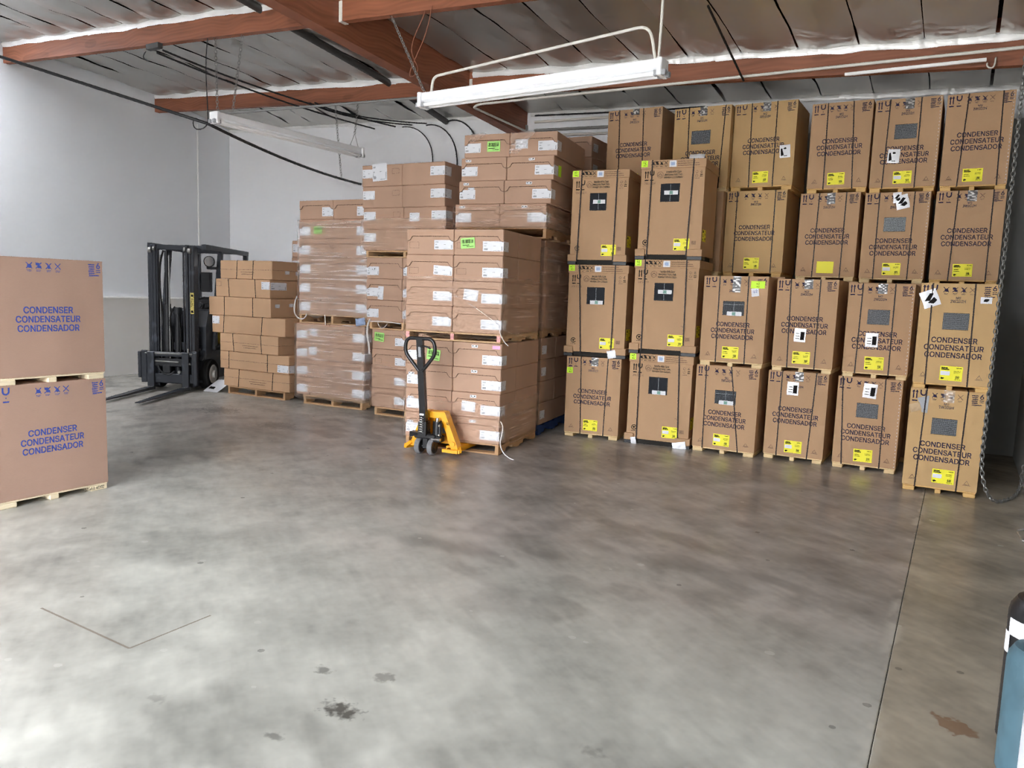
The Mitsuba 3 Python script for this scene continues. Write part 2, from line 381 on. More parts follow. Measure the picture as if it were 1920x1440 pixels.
seed = 0
for yi, (y0, y1) in enumerate(((3.83, 6.27), (6.27, 8.743), (8.743, YB - .01))):
    for side, (xa, xb, nstrip) in enumerate(((XL + .01, GX0 - .005, 11), (GX1 + .005, XR - .01, 11))):
        w = (xb - xa) / nstrip
        for k in range(nstrip):
            x0, x1 = xa + k * w, xa + (k + 1) * w
            seed += 1
            cut = [r for r in SKY if yi == 0 and x1 > r[0] + .02 and x0 < r[1] - .02]
            if cut:
                part(ce, 'insulation_panel', P(panel(x0 + .006, x1 - .004, max(r[3] for r in cut) + .015, y1 - .005, seed, 9, 14), 'foil', True))
                continue
            g = .006 + .012 * rng.random()
            if rng.random() < .12: g = .03
            part(ce, 'insulation_panel', P(panel(x0 + g, x1 - .004, y0 + .08, y1 - .005, seed), 'foil', True))
# insulation over the front of the hall (never in view): plain boards
for a, b in ((XL + .01, GX0 - .005), (GX1 + .005, XR - .01)):
    P8 = [(x, y, zins(x, y) + dz) for x in (a, b) for y in (YF, 3.83) for dz in (0, .03)]
    part(ce, 'insulation_panel', P(hull(P8), 'foil'))
# folded white insulation flanges stapled along the purlins and the back wall
def flange(x0, x1, y, fz, h, seed):
    n = 10; V = []
    for k in range(n + 1):
        x = x0 + (x1 - x0) * k / n
        zt = fz(x) + .012
        d = .5 * h * (meshkit.fbm(np.array([x * 3.1, seed * 1.7, 0.]), 3, 5) - .5)
        b = .018 * meshkit.noise(np.array([x * 6.3, seed * 1.1, 2.]), 6)
        V += [(x, y - .004, zt + .01), (x, y - .016 - b, zt - h * .45 + d * .3), (x, y - .005, zt - h + d)]
    F = []
    for k in range(n):
        a = 3 * k
        for j in (0, 1): F += [(a + j, a + j + 1, a + j + 4), (a + j, a + j + 4, a + j + 3)]
    return trimesh.Trimesh(V, F, process=False)
seed = 0
for y, h, fz in ((6.27, .085, lambda x: zpur(x, 6.27) + .285), (8.743, .085, lambda x: zpur(x, 8.743) + .285), (YB - .002, .06, lambda x: 4.60 - .037 * (x + 12.4))):
    for xa, xb, n in ((XL + .02, GX0 - .01, 6), (GX1 + .06, XR - .02, 6)):
        w = (xb - xa) / n
        for k in range(n):
            seed += 1
            part(ce, 'insulation_flange', P(flange(xa + k * w, xa + (k + 1) * w + .02, y, fz, h * (.9 + .25 * rng.random()), seed), 'foil_white', True), label='white foil flange stapled to a beam' if seed == 1 else None)

# timber: girder, purlins, hangers
def zgir(y): return 4.361 - .07 * (y - 5.31)
g = [(x, y, z) for y in (YF, YB - .005) for x in (GX0, GX1) for z in (zgir(y), zpur(-6, y) + .45)]
gd = one('roof_girder', P(hull(g), 'timber_red'), 'deep red-brown girder running to the back wall under the roof', 'roof beam')
part(gd, 'end_bracket', P(cb(GX0 - .02, GX1 + .02, YB - .06, YB - .004, zgir(YB) - .02, zgir(YB) + .18), 'steel_dull'), label='dull steel wall bracket')
def purlin(x0, x1, y):
    return hull([(x, yy, z) for x in (x0, x1) for yy in (y, y + .09) for z in (zpur(x, y), zpur(x, y) + .44)])
PL = {6.27: ('red-brown roof beam, nearer of the two left of the girder, glowing at its left end', 'red-brown roof beam at the top edge, right of the girder'),
      8.743: ('red-brown roof beam, farther of the two left of the girder', 'long red-brown roof beam right of the girder above the carton wall')}
for y in PUR:
    for side, (a, b) in enumerate(((XL + .004, GX0 - .003), (GX1 + .003, XR - .004))):
        lab = PL[y][side] if y in PL else 'red-brown roof beam over the front of the hall behind the camera'
        pk = one('roof_purlin', P(purlin(a, b, y), 'timber_red'), lab, 'roof beam', group=None if y in PL else 'roof beams behind the camera')
        if side and y > 6: part(pk, 'hanger', P(cb(GX1 + .004, GX1 + .05, y - .006, y + .096, zpur(GX1, y) - .012, zpur(GX1, y) + .20, .002), 'pipe_white'), label='pale metal joist hanger')
        if not side and y > 6: part(pk, 'hanger', P(cb(GX0 - .02, GX0 - .001, y - .006, y + .096, zpur(GX0, y) - .012, zpur(GX0, y) + .12, .002), 'steel_dull'))
# ------------------------------------------------------------------ pipes, cables, lights under the roof
ys = np.linspace(3.9, YB - .02, 16)
one('roof_pipe', P(tube([(-7.02 - .075 * (y - 5), y, zins(-7.3, y) - .055) for y in ys], .047, 10), 'pipe_dark', True), 'black pipe running beside the girder to the back wall', 'pipe')
k = one('wall_cable', P(tube(spline([(-7.38, 10.29, 4.36), (-7.05, 10.31, 4.30), (-6.86, 10.315, 4.1), (-6.75, 10.318, 3.5), (-6.74, 10.318, 2.8)], 24), .012, 6), 'pipe_black', True), 'black cable dropping down the white wall, nearest the girder', 'cable', group='cables down the back wall')
one('wall_cable', P(tube(spline([(-7.8, 10.29, 4.33), (-7.5, 10.31, 4.27), (-7.28, 10.315, 4.05), (-7.2, 10.318, 3.4), (-7.2, 10.318, 2.8)], 24), .010, 6), 'pipe_black', True), 'black cable dropping down the white wall, middle of three', 'cable', group='cables down the back wall')
one('wall_cable', P(tube(spline([(-8.3, 10.29, 4.34), (-8.0, 10.31, 4.28), (-7.75, 10.315, 4.05), (-7.7, 10.318, 3.4), (-7.7, 10.318, 2.8)], 24), .008, 6), 'pipe_black', True), 'black cable dropping down the white wall, leftmost of three', 'cable', group='cables down the back wall')
# four thin conduits that run from the junction box to the back wall
for n, (x0, z0, x1, r) in enumerate(((-8.83, 4.50, -8.45, .012), (-8.95, 4.485, -8.9, .012), (-8.70, 4.52, -8.1, .010), (-8.6, 4.53, -7.8, .010))):
    y0 = 6.25 if n < 2 else 8.6
    pts = [(x0 - .2 * s * (1 - s) * 2 + (x1 - x0) * s ** 1.5, y0 + (10.3 - y0) * s, (z0 if n < 2 else zpur(x0, 8.7) - .03) * (1 - s) + 4.36 * s - .12 * s * (1 - s)) for s in np.linspace(0, 1, 14)]
    one('ceiling_cable', P(tube(pts, r, 6), 'pipe_black', True), ('dark cable from the beam-mounted box to the back wall, upper of two', 'dark cable from the beam-mounted box to the back wall, lower of two',
        'thin dark cable between the far left beam and the back wall, left', 'thin dark cable between the far left beam and the back wall, right')[n], 'cable')
jb = one('junction_box', P(cb(-9.10, -8.86, 6.20, 6.27, 4.525, 4.59), 'pipe_dark'), 'small grey box under the left end of the nearer roof beam', 'electrical box')
part(jb, 'loose_wire', P(tube(spline([(-9.08, 6.19, 4.5), (-9.1, 6.17, 4.42), (-9.02, 6.17, 4.38), (-8.98, 6.16, 4.36)], 12), .006, 5), 'pipe_black', True))
# sagging rope across the left bay
c0, c1, c2, c3 = np.array([-10.12, 5.0, 4.245]), np.array([-8.028, 6.27, 3.558]), np.array([-8.75, 8.3, 3.48]), np.array([-9.216, 10.32, 3.455])
c3 = np.array([-9.216, 10.32, 3.455])
one('slack_cable', P(tube(np.vstack([np.linspace([-12.5, 3.75, 5.0], c1, 14)[:-1], spline([c1, c1 * .55 + c3 * .45 + [0, 0, -.07], c3], 22)]), .019, 7), 'pipe_black', True), 'thick black cable slanting down across the left wall to the back wall', 'cable')
one('cable_tie', P(cat(tube(spline([(-8.05, 6.30, 4.58), (-8.06, 6.28, 4.0), (-8.03, 6.27, 3.62), (-8.03, 6.27, 3.56)], 14), .006, 5), tube(spline([(-8.2, 6.2, 3.60), (-8.17, 6.2, 3.50), (-8.08, 6.22, 3.49), (-8.03, 6.26, 3.55)], 12), .007, 5)), 'pipe_black', True), 'thin wire holding up the thick black cable under the left beam', 'wire')

def strip_light(x, y, z, deg, L, label, near_cap):
    t = thing('strip_light', label, 'strip light'); M = at(x, y, z, deg)
    h = L / 2
    part(t, 'housing', P(cb(-h, h, -.055, .055, .0, .075, .006), 'enamel_white'), M)
    part(t, 'reflector', P(cat(hull([(s * h, -.06, .0) for s in (-1, 1)] + [(s * h, -.02, -.018) for s in (-1, 1)] + [(s * h, .02, -.018) for s in (-1, 1)] + [(s * h, .06, 0) for s in (-1, 1)])), 'enamel_white'), M)
    for s in (-.04, .04):
        part(t, 'lamp_tube', P(cyl((-h + .03, s, -.036), (h - .03, s, -.036), .019, 14), 'tube_white', True), M)
    for s in (-1, 1):
        e = part(t, 'end_cap', P(cb(s * h - .022, s * h + .022, -.075, .075, -.058, .08, .008), 'enamel_white'), M)
        part(e, 'socket', P(cat(*[cb(s * h - .05, s * h + .05, q - .02, q + .02, -.056, -.012, .004) for q in (-.04, .04)]), 'paper_grey'), M)
    return t
F1a, F1b = np.array([-4.62, 6.04, 3.44]), np.array([-2.20, 5.93, 3.44])
d = F1b - F1a; m1 = (F1a + F1b) / 2
strip_light(m1[0], m1[1], m1[2], math.degrees(math.atan2(d[1], d[0])), 2.42, 'long white strip light hanging nearest, in front of the right roof beam', 1)
F2a, F2b = np.array([-7.87, 6.24, 3.60]), np.array([-7.755, 8.66, 3.60])
d = F2b - F2a; m2 = (F2a + F2b) / 2
strip_light(m2[0], m2[1], m2[2], math.degrees(math.atan2(d[1], d[0])), 2.42, 'long white strip light at left, farther, hung on chains over the tall wrapped stack', 0)
one('light_conduit', P(tube(rounded([(-4.52, 6.03, 3.52), (-4.50, 6.03, 3.66), (-2.32, 5.93, 3.79), (-2.262, 5.93, 3.52)], .11, 6), .013, 8), 'pipe_white', True), 'bent grey conduit arching over the nearest strip light', 'conduit')
one('light_hanger_rod', P(tube([(-2.235, 5.93, 3.52), (-2.228, 5.93, 3.8), (-2.22, 5.93, zpur(-2.2, 5.93) + .27)], .012, 8), 'pipe_white', True), 'straight pale rod above the right end of the nearest strip light', 'rod')
def chain(pts, link, r, _=None, n=8):
    """oval links threaded along the points"""
    p = np.asarray(pts, float); s = np.r_[0, np.cumsum(np.linalg.norm(np.diff(p, axis=0), axis=1))]
    N = max(2, int(s[-1] / (link * .72))); out = []
    for k in range(N):
        a = [np.interp((k + .5) / N * s[-1], s, p[:, j]) for j in range(3)]
        b = [np.interp(min(s[-1], (k + .5) / N * s[-1] + .01), s, p[:, j]) for j in range(3)]
        t = np.array(b) - np.array(a); t = t / (np.linalg.norm(t) + 1e-9)
        u = np.cross(t, [.3, .9, .1]); u /= np.linalg.norm(u); w = np.cross(t, u)
        q = u if k % 2 else w
        ph = np.arange(n) * 2 * np.pi / n
        out.append(tube(np.array(a) + np.cos(ph)[:, None] * t * link / 2 + np.sin(ph)[:, None] * q * link * .3, r, 5, closed=True))
    return cat(*out)
for (a, b, lab) in (((-7.93, 6.31, zpur(-8, 6.3)), (-7.89, 6.30, 3.68), 'thin chain from the nearer left beam to the far strip light, left'), ((-7.47, 6.32, zpur(-7.5, 6.3)), (-7.80, 6.44, 3.68), 'thin chain from the nearer left beam to the far strip light, right'),
                    ((-7.90, 8.77, zpur(-7.9, 8.75)), (-7.76, 8.55, 3.86), 'thin chain from the farther left beam to the far strip light'), ((-8.375, 8.79, zpur(-8.4, 8.75)), (-8.235, 8.79, 3.30), 'thin loose chain hanging from the farther left beam'),
                    ((-5.251, 6.31, zpur(-5.25, 6.3)), (-4.62, 6.06, 3.53), 'thin chain from the right beam to the left end of the nearest strip light')):
    one('hanging_chain', P(chain([a, b], .05, .0035), 'steel_dull'), lab, 'chain')
one('hanging_chain', P(cat(tube([(-7.76, 8.55, 3.86), (-7.81, 8.50, 3.67)], .004, 5), tube([(-7.76, 8.55, 3.86), (-7.71, 8.57, 3.67)], .004, 5)), 'steel_dull'), 'small V-shaped wire at the far end of the far strip light', 'wire')
one('wire_loop', P(tube(spline([(-4.78, 6.25, 4.37), (-4.90, 6.25, 4.15), (-4.92, 6.25, 3.95), (-4.86, 6.25, 3.80), (-4.94, 6.25, 3.76), (-4.86, 6.25, 3.98), (-4.72, 6.25, 4.3), (-4.70, 6.25, 4.40)], 36), .006, 5), 'timber_red', True), 'loose brown wire loop dangling from the beam at the top edge', 'wire')
one('roof_conduit', P(tube(rounded([(-10.35, 8.42, 4.335), (-5.85, 8.42, 4.19)], .1), .018, 8), 'pipe_grey', True), 'grey conduit below the farther left roof beam', 'conduit')
one('roof_conduit', P(tube(rounded([(-5.75, 10.2, 4.02), (-5.80, 8.66, 4.075), (-5.70, 8.64, 4.10), (XR - .02, 8.64, 4.06)], .12, 6), .016, 8), 'pipe_white', True), 'long pale conduit across the right roof beam above the cartons', 'conduit')
one('trim_board', P(cb(-1.25, -.02, 8.60, 8.63, 3.965, 3.995, .003), 'trim_white', ), 'pale strip of wood below the right roof beam', 'board', M=T().translate([0, 0, 0]))
for n, (z0, z1, r, mm) in enumerate(((4.315, 4.25, .012, 'pipe_black'), (4.22, 4.20, .020, 'pipe_white'), (4.10, 4.06, .022, 'pipe_grey'), (4.02, 3.97, .020, 'pipe_white'))):
    one('wall_conduit', P(tube([(-5.78, 10.30, z0), (-4.0, 10.30, z1 - .02), (-3.2, 10.30, z1 - .04)], r, 8), mm, True), ('thin black conduit, topmost on the back wall right of the girder', 'pale conduit, second from top on the back wall right of the girder',
        'grey conduit, third from top on the back wall right of the girder', 'pale conduit, lowest on the back wall right of the girder')[n], 'conduit')
one('wall_hook', P(tube(spline([(.054, 8.73, 4.02), (.05, 8.70, 3.96), (.03, 8.69, 3.92), (.0, 8.69, 3.93), (-.01, 8.69, 3.97)], 16), .008, 6), 'pipe_white', True), 'small pale hook under the right end of the right roof beam', 'hook')
one('support_rod', P(tube([(-2.17, 6.9, zins(-2.2, 6.9) - .25), (-2.289, 8.70, zpur(-2.29, 8.7) - .02)], .012, 6), 'deck_dark', True), 'thin dark brown rod crossing the right roof beam', 'rod')

# ------------------------------------------------------------------ printed marks, drawn once and shared
def up_arrows():
    ms = []
    for x in (-.016, .010):
        ms.append(plate(x - .0048, x + .0048, -.075, -.012))
        ms.append(poly([(x - .0115, -.018), (x + .0115, -.018), (x, .004)]))
    ms.append(plate(-.024, .018, -.102, -.090))
    return cat(ms)
def cup_mark():
    arc = LineString([(-.020, .004), (-.020, -.022)] + [(.020 * math.cos(a), -.024 + .020 * math.sin(a)) for a in np.linspace(math.pi, 2 * math.pi, 9)] + [(.020, -.022), (.020, .004)]).buffer(.0055, cap_style=2)
    return cat(flat(arc), plate(-.003, .003, -.074, -.066), plate(-.020, .020, -.102, -.092))
def pictogram(k):
    g = Point(0, -.004).buffer(.0125, 6)
    body = affinity.scale(g, 1.15, .8)
    s = [LineString([(-.019, .018), (.019, -.022)]), LineString([(.019, .018), (-.019, -.022)])]
    geo = s[0].buffer(.0026).union(s[1].buffer(.0026))
    if k == 0: geo = geo.union(body).union(affinity.translate(body, .003, -.006))
    if k == 1: geo = geo.union(affinity.translate(body, -.006, .012)).union(affinity.translate(body, .005, -.006))
    if k == 2: geo = geo.union(affinity.translate(affinity.scale(body, .7, 1.3), .002, -.006)).union(Polygon([(-.012, .016), (-.004, .014), (-.002, -.004), (-.008, -.004)]))
    if k == 3: geo = geo.union(Point(0, -.003).buffer(.004))
    under = [plate(-.017 + .003 * j, .017 - .004 * j, -.036 - .008 * j, -.033 - .008 * j, .0008) for j in range(2)]
    return cat(flat(geo), under)
def six_mark():
    ms = [words('6', .042, None, True)]
    ms[0].apply_translation([.026, -.040, 0])
    ms += [plate(.010, .042, -.056, -.050), plate(.010, .042, -.070, -.064)]
    for r in range(6):
        y = -.010 - r * .0165
        ms.append(plate(-.050 + .003 * (r % 3), -.002 + (.036 if r == 5 else 0) - .004 * (r % 2), y - .0045, y + .003, .0008))
        ms.append(plate(-.048, -.012, y - .0095, y - .0075, .0008))
    return cat(ms)
def rating_print(var):
    w, h = .175, .128
    ms = [plate(-.078, -.030, .042, .052), plate(-.078, -.018, .030, .039), plate(.038, .078, .046, .051)]
    ms += [plate(.020, .070, .022 - .008 * k, .0245 - .008 * k) for k in range(3)]
    ms += [plate(-.076, -.034, .004, .009), plate(-.076, -.026, -.012, -.007)]
    ms += [flat(Point(-.068, -.046).buffer(.009, 6)), plate(-.062, -.052, -.050, -.040)]
    ms += [plate(.036 + .006 * k, .040 + .006 * k, -.044, -.020) for k in range(5)] + [plate(.03, .078, -.054, -.051)]
    return cat(ms)
M_arrows = cached('arrows', lambda: up_arrows()); M_cup = cached('cup', lambda: cup_mark()); M_six = cached('six', lambda: six_mark())
M_picto = [pictogram(k) for k in range(4)]
M_rate = rating_print(0)

def lettering(cx, zc, pitch=.066):
    ms = []
    for s, w, k in (('CONDENSER', .352, 1), ('CONDENSATEUR', .458, 0), ('CONDENSADOR', .440, -1)):
        m = words(s, .045, w, True); m.apply_translation([cx, k * pitch - .022, 0]); ms.append(facing(m, 0, zc, -.0004))
    return cat(ms)
def model_code(cx, zt):
    a = words('M2', .020, None, True); a.apply_translation([cx, .0, 0])
    b = words('2W2D2H', .024, .115, True); b.apply_translation([cx, -.031, 0])
    return facing(cat(a, b), 0, zt, -.0004)

def strap(xt, xb, z0, z1, wd=.011, d=.72):
    """steel band on the front face, over the top edge"""
    f = hull([(x + s * wd / 2, y, z) for x, z in ((xt, z1), (xb, z0)) for s in (-1, 1) for y in (-.0042, .002)])
    t = bx(xt - wd / 2, xt + wd / 2, -.0042, .25, z1 - .002, z1 + .0006)
    return cat(f, t)
def crumple(w, h, seed, amp=.006, n=9):
    u, v = np.meshgrid(np.linspace(-.5, .5, n), np.linspace(-.5, .5, n))
    z = amp * (meshkit.fbm(np.stack([u * 4, v * 4, u * 0 + seed], -1), 3, 3))
    ed = np.minimum(.5 - abs(u), .5 - abs(v)); z = z * np.clip(ed * 6, .15, 1) + .0012
    x = u * w + .004 * (meshkit.noise(np.stack([v * 5, u * 0, u * 0 + seed], -1), 1) - .5)
    V = np.vstack([np.stack([x, v * h, z], -1).reshape(-1, 3), np.stack([x, v * h, z * 0], -1).reshape(-1, 3)])
    i = np.arange(n * n).reshape(n, n); a, b, c, d = i[:-1, :-1].ravel(), i[:-1, 1:].ravel(), i[1:, 1:].ravel(), i[1:, :-1].ravel()
    F = np.vstack([np.c_[a, b, c], np.c_[a, c, d], np.c_[a, c, b] + n * n, np.c_[a, d, c] + n * n])
    return trimesh.Trimesh(V, F, process=False)
def pouch_print(w, h, kind):
    ms = []
    if kind % 3 == 0: ms = [plate(.05 * w, .38 * w, -.34 * h, .26 * h, .001)] + [plate(-.36 * w, -.02 * w, y * h, (y + .04) * h, .001) for y in (.1, -.1, -.28)]
    elif kind % 3 == 1: ms = [poly([(-.38 * w, .2 * h), (-.25 * w, .24 * h), (-.1 * w, -.3 * h), (-.36 * w, -.36 * h)], .001), plate(-.1 * w, .2 * w, -.4 * h, -.34 * h, .001), flat(affinity.scale(Point(.02 * w, .22 * h).buffer(.1 * w), 1.3, .8), .001)]
    else: ms = [poly([(-.35 * w, -.05 * h), (.1 * w, .30 * h), (.3 * w, .22 * h), (-.05 * w, -.12 * h)], .001), poly([(-.2 * w, -.2 * h), (.25 * w, .02 * h), (.36 * w, -.2 * h), (.1 * w, -.34 * h)], .001)]
    return cat(ms)

def add_pouch(t, M, x, z, w, h, deg, kind, name='packing_pouch', label='crumpled white plastic packing slip pouch'):
    k = part(t, name, P(facing(crumple(w, h, kind + 3), x, z, -.001, deg), 'pouch_white', 40), M, label)
    p = facing(pouch_print(w, h, kind), x, z, -.0062, deg); part(k, 'print', P(p, 'ink_black'), M)

def skid(t, M, w, d, m, h=.052):
    part(t, 'skid_deck', cached(('skdeck', round(w, 3), d, m, h), lambda: P(cb(.004, w - .004, .003, d, h - .014, h, .003), m)), M)
    for a, b in ((.012, .175), (.455, .535), (.83, .988)):
        part(t, 'skid_runner', cached(('skrun', round(w, 3), d, m, h, a), lambda: P(cb(a * w, b * w, .0, d, 0, h - .0145, .004), m)), M)

def carton_body(w, d, z0, z1, seed, bulge=.006):
    """cardboard box with bellied faces, soft edges and a top flap seam"""
    n = 7
    u = np.linspace(0, 1, n); V, F = [], []
    def face(o, a, b, nrm, la, lb):
        base = len(V)
        for j in u:
            for i in u:
                q = np.array(o) + np.array(a) * i + np.array(b) * j
                s = math.sin(math.pi * i) * math.sin(math.pi * j)
                V.append(q + np.array(nrm) * bulge * s * (.4 + .6 * rng_n(seed, nrm)))
        for j in range(n - 1):
            for i in range(n - 1):
                k = base + j * n + i
                F.extend([(k, k + 1, k + n + 1), (k, k + n + 1, k + n)])
    def rng_n(sd, nrm): return (math.sin(sd * 12.9 + nrm[0] * 3 + nrm[1] * 7 + nrm[2] * 11) + 1) / 2
    H = z1 - z0
    face((0, 0, z0), (w, 0, 0), (0, 0, H), (0, 0, 0), w, H)
    face((w, 0, z0), (0, d, 0), (0, 0, H), (1, 0, 0), d, H)
    face((w, d, z0), (-w, 0, 0), (0, 0, H), (0, 1, 0), w, H)
    face((0, d, z0), (0, -d, 0), (0, 0, H), (-1, 0, 0), d, H)
    face((0, 0, z1), (w, 0, 0), (0, d, 0), (0, 0, -.6), w, d)
    face((0, d, z0), (w, 0, 0), (0, -d, 0), (0, 0, 0), w, d)
    return trimesh.Trimesh(np.array(V), F, process=False)

def grille(x0, x1, z0, z1, dense):
    ms = [bx(x0, x1, -.0005, .0, z0, z1)]
    return cat(ms)
def window(t, M, x0, x1, z0, z1, style):
    """cut-out in the cardboard with the coil guard behind it"""
    k = part(t, 'window', P(facing(plate(x0, x1, z0, z1, .0014), 0, 0, -.0002), 'grille_black'), M, 'cut-out window showing the dark coil guard')
    w = []
    n = {'grey': 22, 'light': 20, 'black': 20, 'tall': 18}[style]
    for i in range(n):
        x = x0 + (x1 - x0) * (i + .5) / n
        w.append(plate(x - .0016, x + .0016, z0 + .004, z1 - .004, .0016))
    wm = {'grey': 'grille_mid', 'light': 'grille_light', 'black': 'grille_wire', 'tall': 'grille_black'}[style]
    if style in ('grey', 'light'):
        for j in range(9):
            z = z0 + (z1 - z0) * (j + .5) / 9; w.append(plate(x0 + .003, x1 - .003, z - .0014, z + .0014, .0016))
    part(k, 'guard_bars', P(facing(cat(w), 0, 0, -.0008), wm), M)
    if style in ('black', 'tall'):
        xm, zz = (x0 + x1) / 2 + .004, z0 + .76 * (z1 - z0)
        part(k, 'cross_wire', P(facing(cat(plate(xm - .0015, xm + .0015, z0 + .004, z1 - .004), *([plate(x0 + .008, x1 - .008, zz - .0015, zz + .0015)] if style == 'black' else [])), 0, 0, -.0022), 'grille_light'), M)

def rating(t, M, x, z, deg=0, blank=False, faded=False):
    k = part(t, 'rating_label', cached(('ratelab', blank), lambda: P(facing(plate(-.0875, .0875, -.064, .064), 0, 0, -.0004), 'paper_yellow')), M @ T().translate([x, 0, z]).rotate([0, 1, 0], -deg), 'yellow printed rating label')
    if not faded: part(k, 'print', cached('rateprint', lambda: P(facing(M_rate, 0, 0, -.0012), 'ink_black')), M @ T().translate([x, 0, z]).rotate([0, 1, 0], -deg))
    if blank: part(k, 'sticker', cached('ratestick', lambda: P(facing(plate(-.082, -.010, -.018, .018), 0, 0, -.0022), 'paper_white')), M @ T().translate([x, 0, z]).rotate([0, 1, 0], -deg))

def shift(x, z, y=0): return T().translate([x, y, z])

SER = [0]
def condenser(label, x, y, deg, z0, w, H, m, straps=(), win=None, ink='ink_navy', wood='wood_pale', d=.72, rate=(.485, 0, False), pouches=(), tape=None, dots=False, extra=None, cx=None, hidden=False, group=None, ext=0.0):
    t = thing('condenser_carton', label, 'carton', group); M = at(x, y, z0, deg)
    SER[0] += 1; zb = .052
    X = M @ T().translate([-ext, 0, 0])
    part(t, 'box', P(carton_body(w + ext, d, zb, H, SER[0], .003), m, 35), X)
    skid(t, X, w + ext, d, wood)
    if hidden: return t
    left = ink == 'ink_blue'
    c = cx if cx is not None else w * .5 - .002
    ch = H - zb
    zc = zb + ch * (.485 if left else (.365 if win else .48))
    part(t, 'lettering', cached(('let', round(c, 3), round(zc, 3), ink), lambda: P(lettering(c, zc), ink)), M, 'printed words CONDENSER CONDENSATEUR CONDENSADOR')
    zt = H - .018
    if not left:
        part(t, 'arrow_mark', cached(('ar', ink), lambda: P(facing(M_arrows, 0, 0, -.0004), ink)), M @ shift(.048 if w > .6 else .042, zt))
        part(t, 'glass_mark', cached(('cp', ink), lambda: P(facing(M_cup, 0, 0, -.0004), ink)), M @ shift(.112 if w > .6 else .104, zt))
    else:
        part(t, 'glass_mark', cached(('cp', ink), lambda: P(facing(M_cup, 0, 0, -.0004), ink)), M @ shift(.040, zt))
    px = (.26, .325, .395, .46) if left else [w * q for q in (.33, .445, .555, .665)]
    for k in range(4):
        part(t, 'handling_mark', cached(('pi', k, ink if k < 3 else ink), lambda: P(facing(M_picto[k], 0, 0, -.0004), ink if k < 3 or left else 'ink_faint')), M @ shift(px[k], zt - .035))
    part(t, 'stack_mark', cached(('six', ink), lambda: P(facing(M_six, 0, 0, -.0004), ink)), M @ shift(w - .060, zt))
    if not left:
        part(t, 'model_code', cached(('code', round(c, 3), round(zt, 3)), lambda: P(model_code(c, zt - .118), 'ink_navy')), M)
        for q in (.13, .86): part(t, 'corner_stamp', cached('stamp', lambda: P(facing(cat(flat(LineString([(-.02, -.012), (.02, -.012), (0, .02), (-.02, -.012)]).buffer(.002)), plate(-.03, .03, -.022, -.018)), 0, 0, -.0004), 'ink_faint')), M @ shift(q * w, zb + .075))
    if rate: rating(t, M, rate[0] * w, zb + .098 + rate[1], rng.uniform(-1, 1), rate[2], len(rate) > 3)
    if win:
        zw1 = H - ch * .29; window(t, M, w * .325, w * .66, zw1 - ch * .165, zw1, win)
        if win == 'black':
            zs = zw1 - ch * .165 + .018
            k = part(t, 'seal_sticker', P(facing(plate(w * .395, w * .625, zs - .022, zs + .022), 0, 0, -.004), 'paper_white'), M, 'white sticker with a green square')
            part(k, 'emblem', P(facing(plate(w * .475, w * .53, zs - .017, zs + .017), 0, 0, -.0046), 'logo_green'), M)
    for a, b in straps:
        part(t, 'strap', P(strap(a * w, b * w, .04, H), 'strap_black'), M, 'dark packing strap')
    for p in pouches: add_pouch(t, M, p[0] * w, H - p[1] * ch, p[2], p[3], p[4], p[5])
    if tape:
        part(t, 'tape', P(facing(crumple(.085, tape, SER[0], .003, 8), w * .52, H - tape / 2, -.0008, rng.uniform(-2, 2)), 'tape_clear', 40), M, 'strip of clear tape')
    if dots:
        part(t, 'edge_perforation', P(cat(*[facing(plate(-.004, .004, -.004, .004, .0012), w - .016, z, -.0004, 45) for z in np.arange(zb + .02, H - .01, .0345)]), 'paper_white'), M, 'row of light perforations along the right edge')
    if extra: extra(t, M, w, H)
    return t

# ---- the two cartons at the left edge
condenser('lower of the two rose-brown condenser cartons at the left edge', -5.75, 2.744, 90, 0, .768, .884, 'kraft_rose', ink='ink_blue', wood='wood_white', d=.85, rate=None, cx=.356, ext=.06)
k = [k for k in scene if k.startswith('condenser_carton__skid_runner')][-1]
part(k.split('__')[0], 'skid_stamp', P(facing(words('33402 4002', .024, .155), .655, .010, -.0004), 'ink_black'), at(-5.75, 2.744, 0, 90))
condenser('upper of the two rose-brown condenser cartons at the left edge', -5.75, 2.744 - .03, 90, .884, .798, .905, 'kraft_rose', ink='ink_blue', wood='wood_white', d=.85, rate=None, cx=.386)

# ---- back row of the carton wall, four high
BACK = {'A': (-4.005, 9.00, .70, .985), 'B': (-3.150, 9.00, .67, .972), 'C': (-2.468, 9.10, .692, .975), 'D': (-1.62, 9.10, .612, .957), 'E': (-.985, 9.10, .62, .952), 'F': (-.325, 9.10, .585, .950)}
for c, (x, y, w, H) in BACK.items():
    if c == 'B': x, w = -3.165, .655
    for lv in range(3 if c in 'AB' else 2):
        condenser('condenser carton of the back row, hidden behind the front stacks', x, y, 0, lv * H, w, H, 'kraft_tan', hidden=True, group='hidden cartons of the back row')
def tag_white(u, v, wd=.085, hg=.055):
    def f(t, M, w, H):
        k = part(t, 'paper_tag', P(facing(plate(-wd / 2, wd / 2, -hg / 2, hg / 2), u * w, H - v, -.0006), 'paper_white'), M, 'small white paper tag')
        part(k, 'print', P(facing(cat(plate(-.018, .012, -.012, .004), plate(-.012, .02, -.004, .012)), u * w, H - v, -.0014), 'ink_black'), M)
    return f
x, y, w, H = BACK['A']; condenser('condenser carton at the top left of the carton wall, beside the foil roof', x, y, 0, 3 * H, w, H, 'kraft_tan', ((.21, .25), (.655, .69)), tape=.07)
x, y, w, H = BACK['B']; condenser('top-row condenser carton with a dark window, second from left', x, y, 0, 3 * H, w, H, 'kraft_gold', ((.26, .29), (.90, .845)), 'grey', tape=.10)
x, y, w, H = BACK['C']
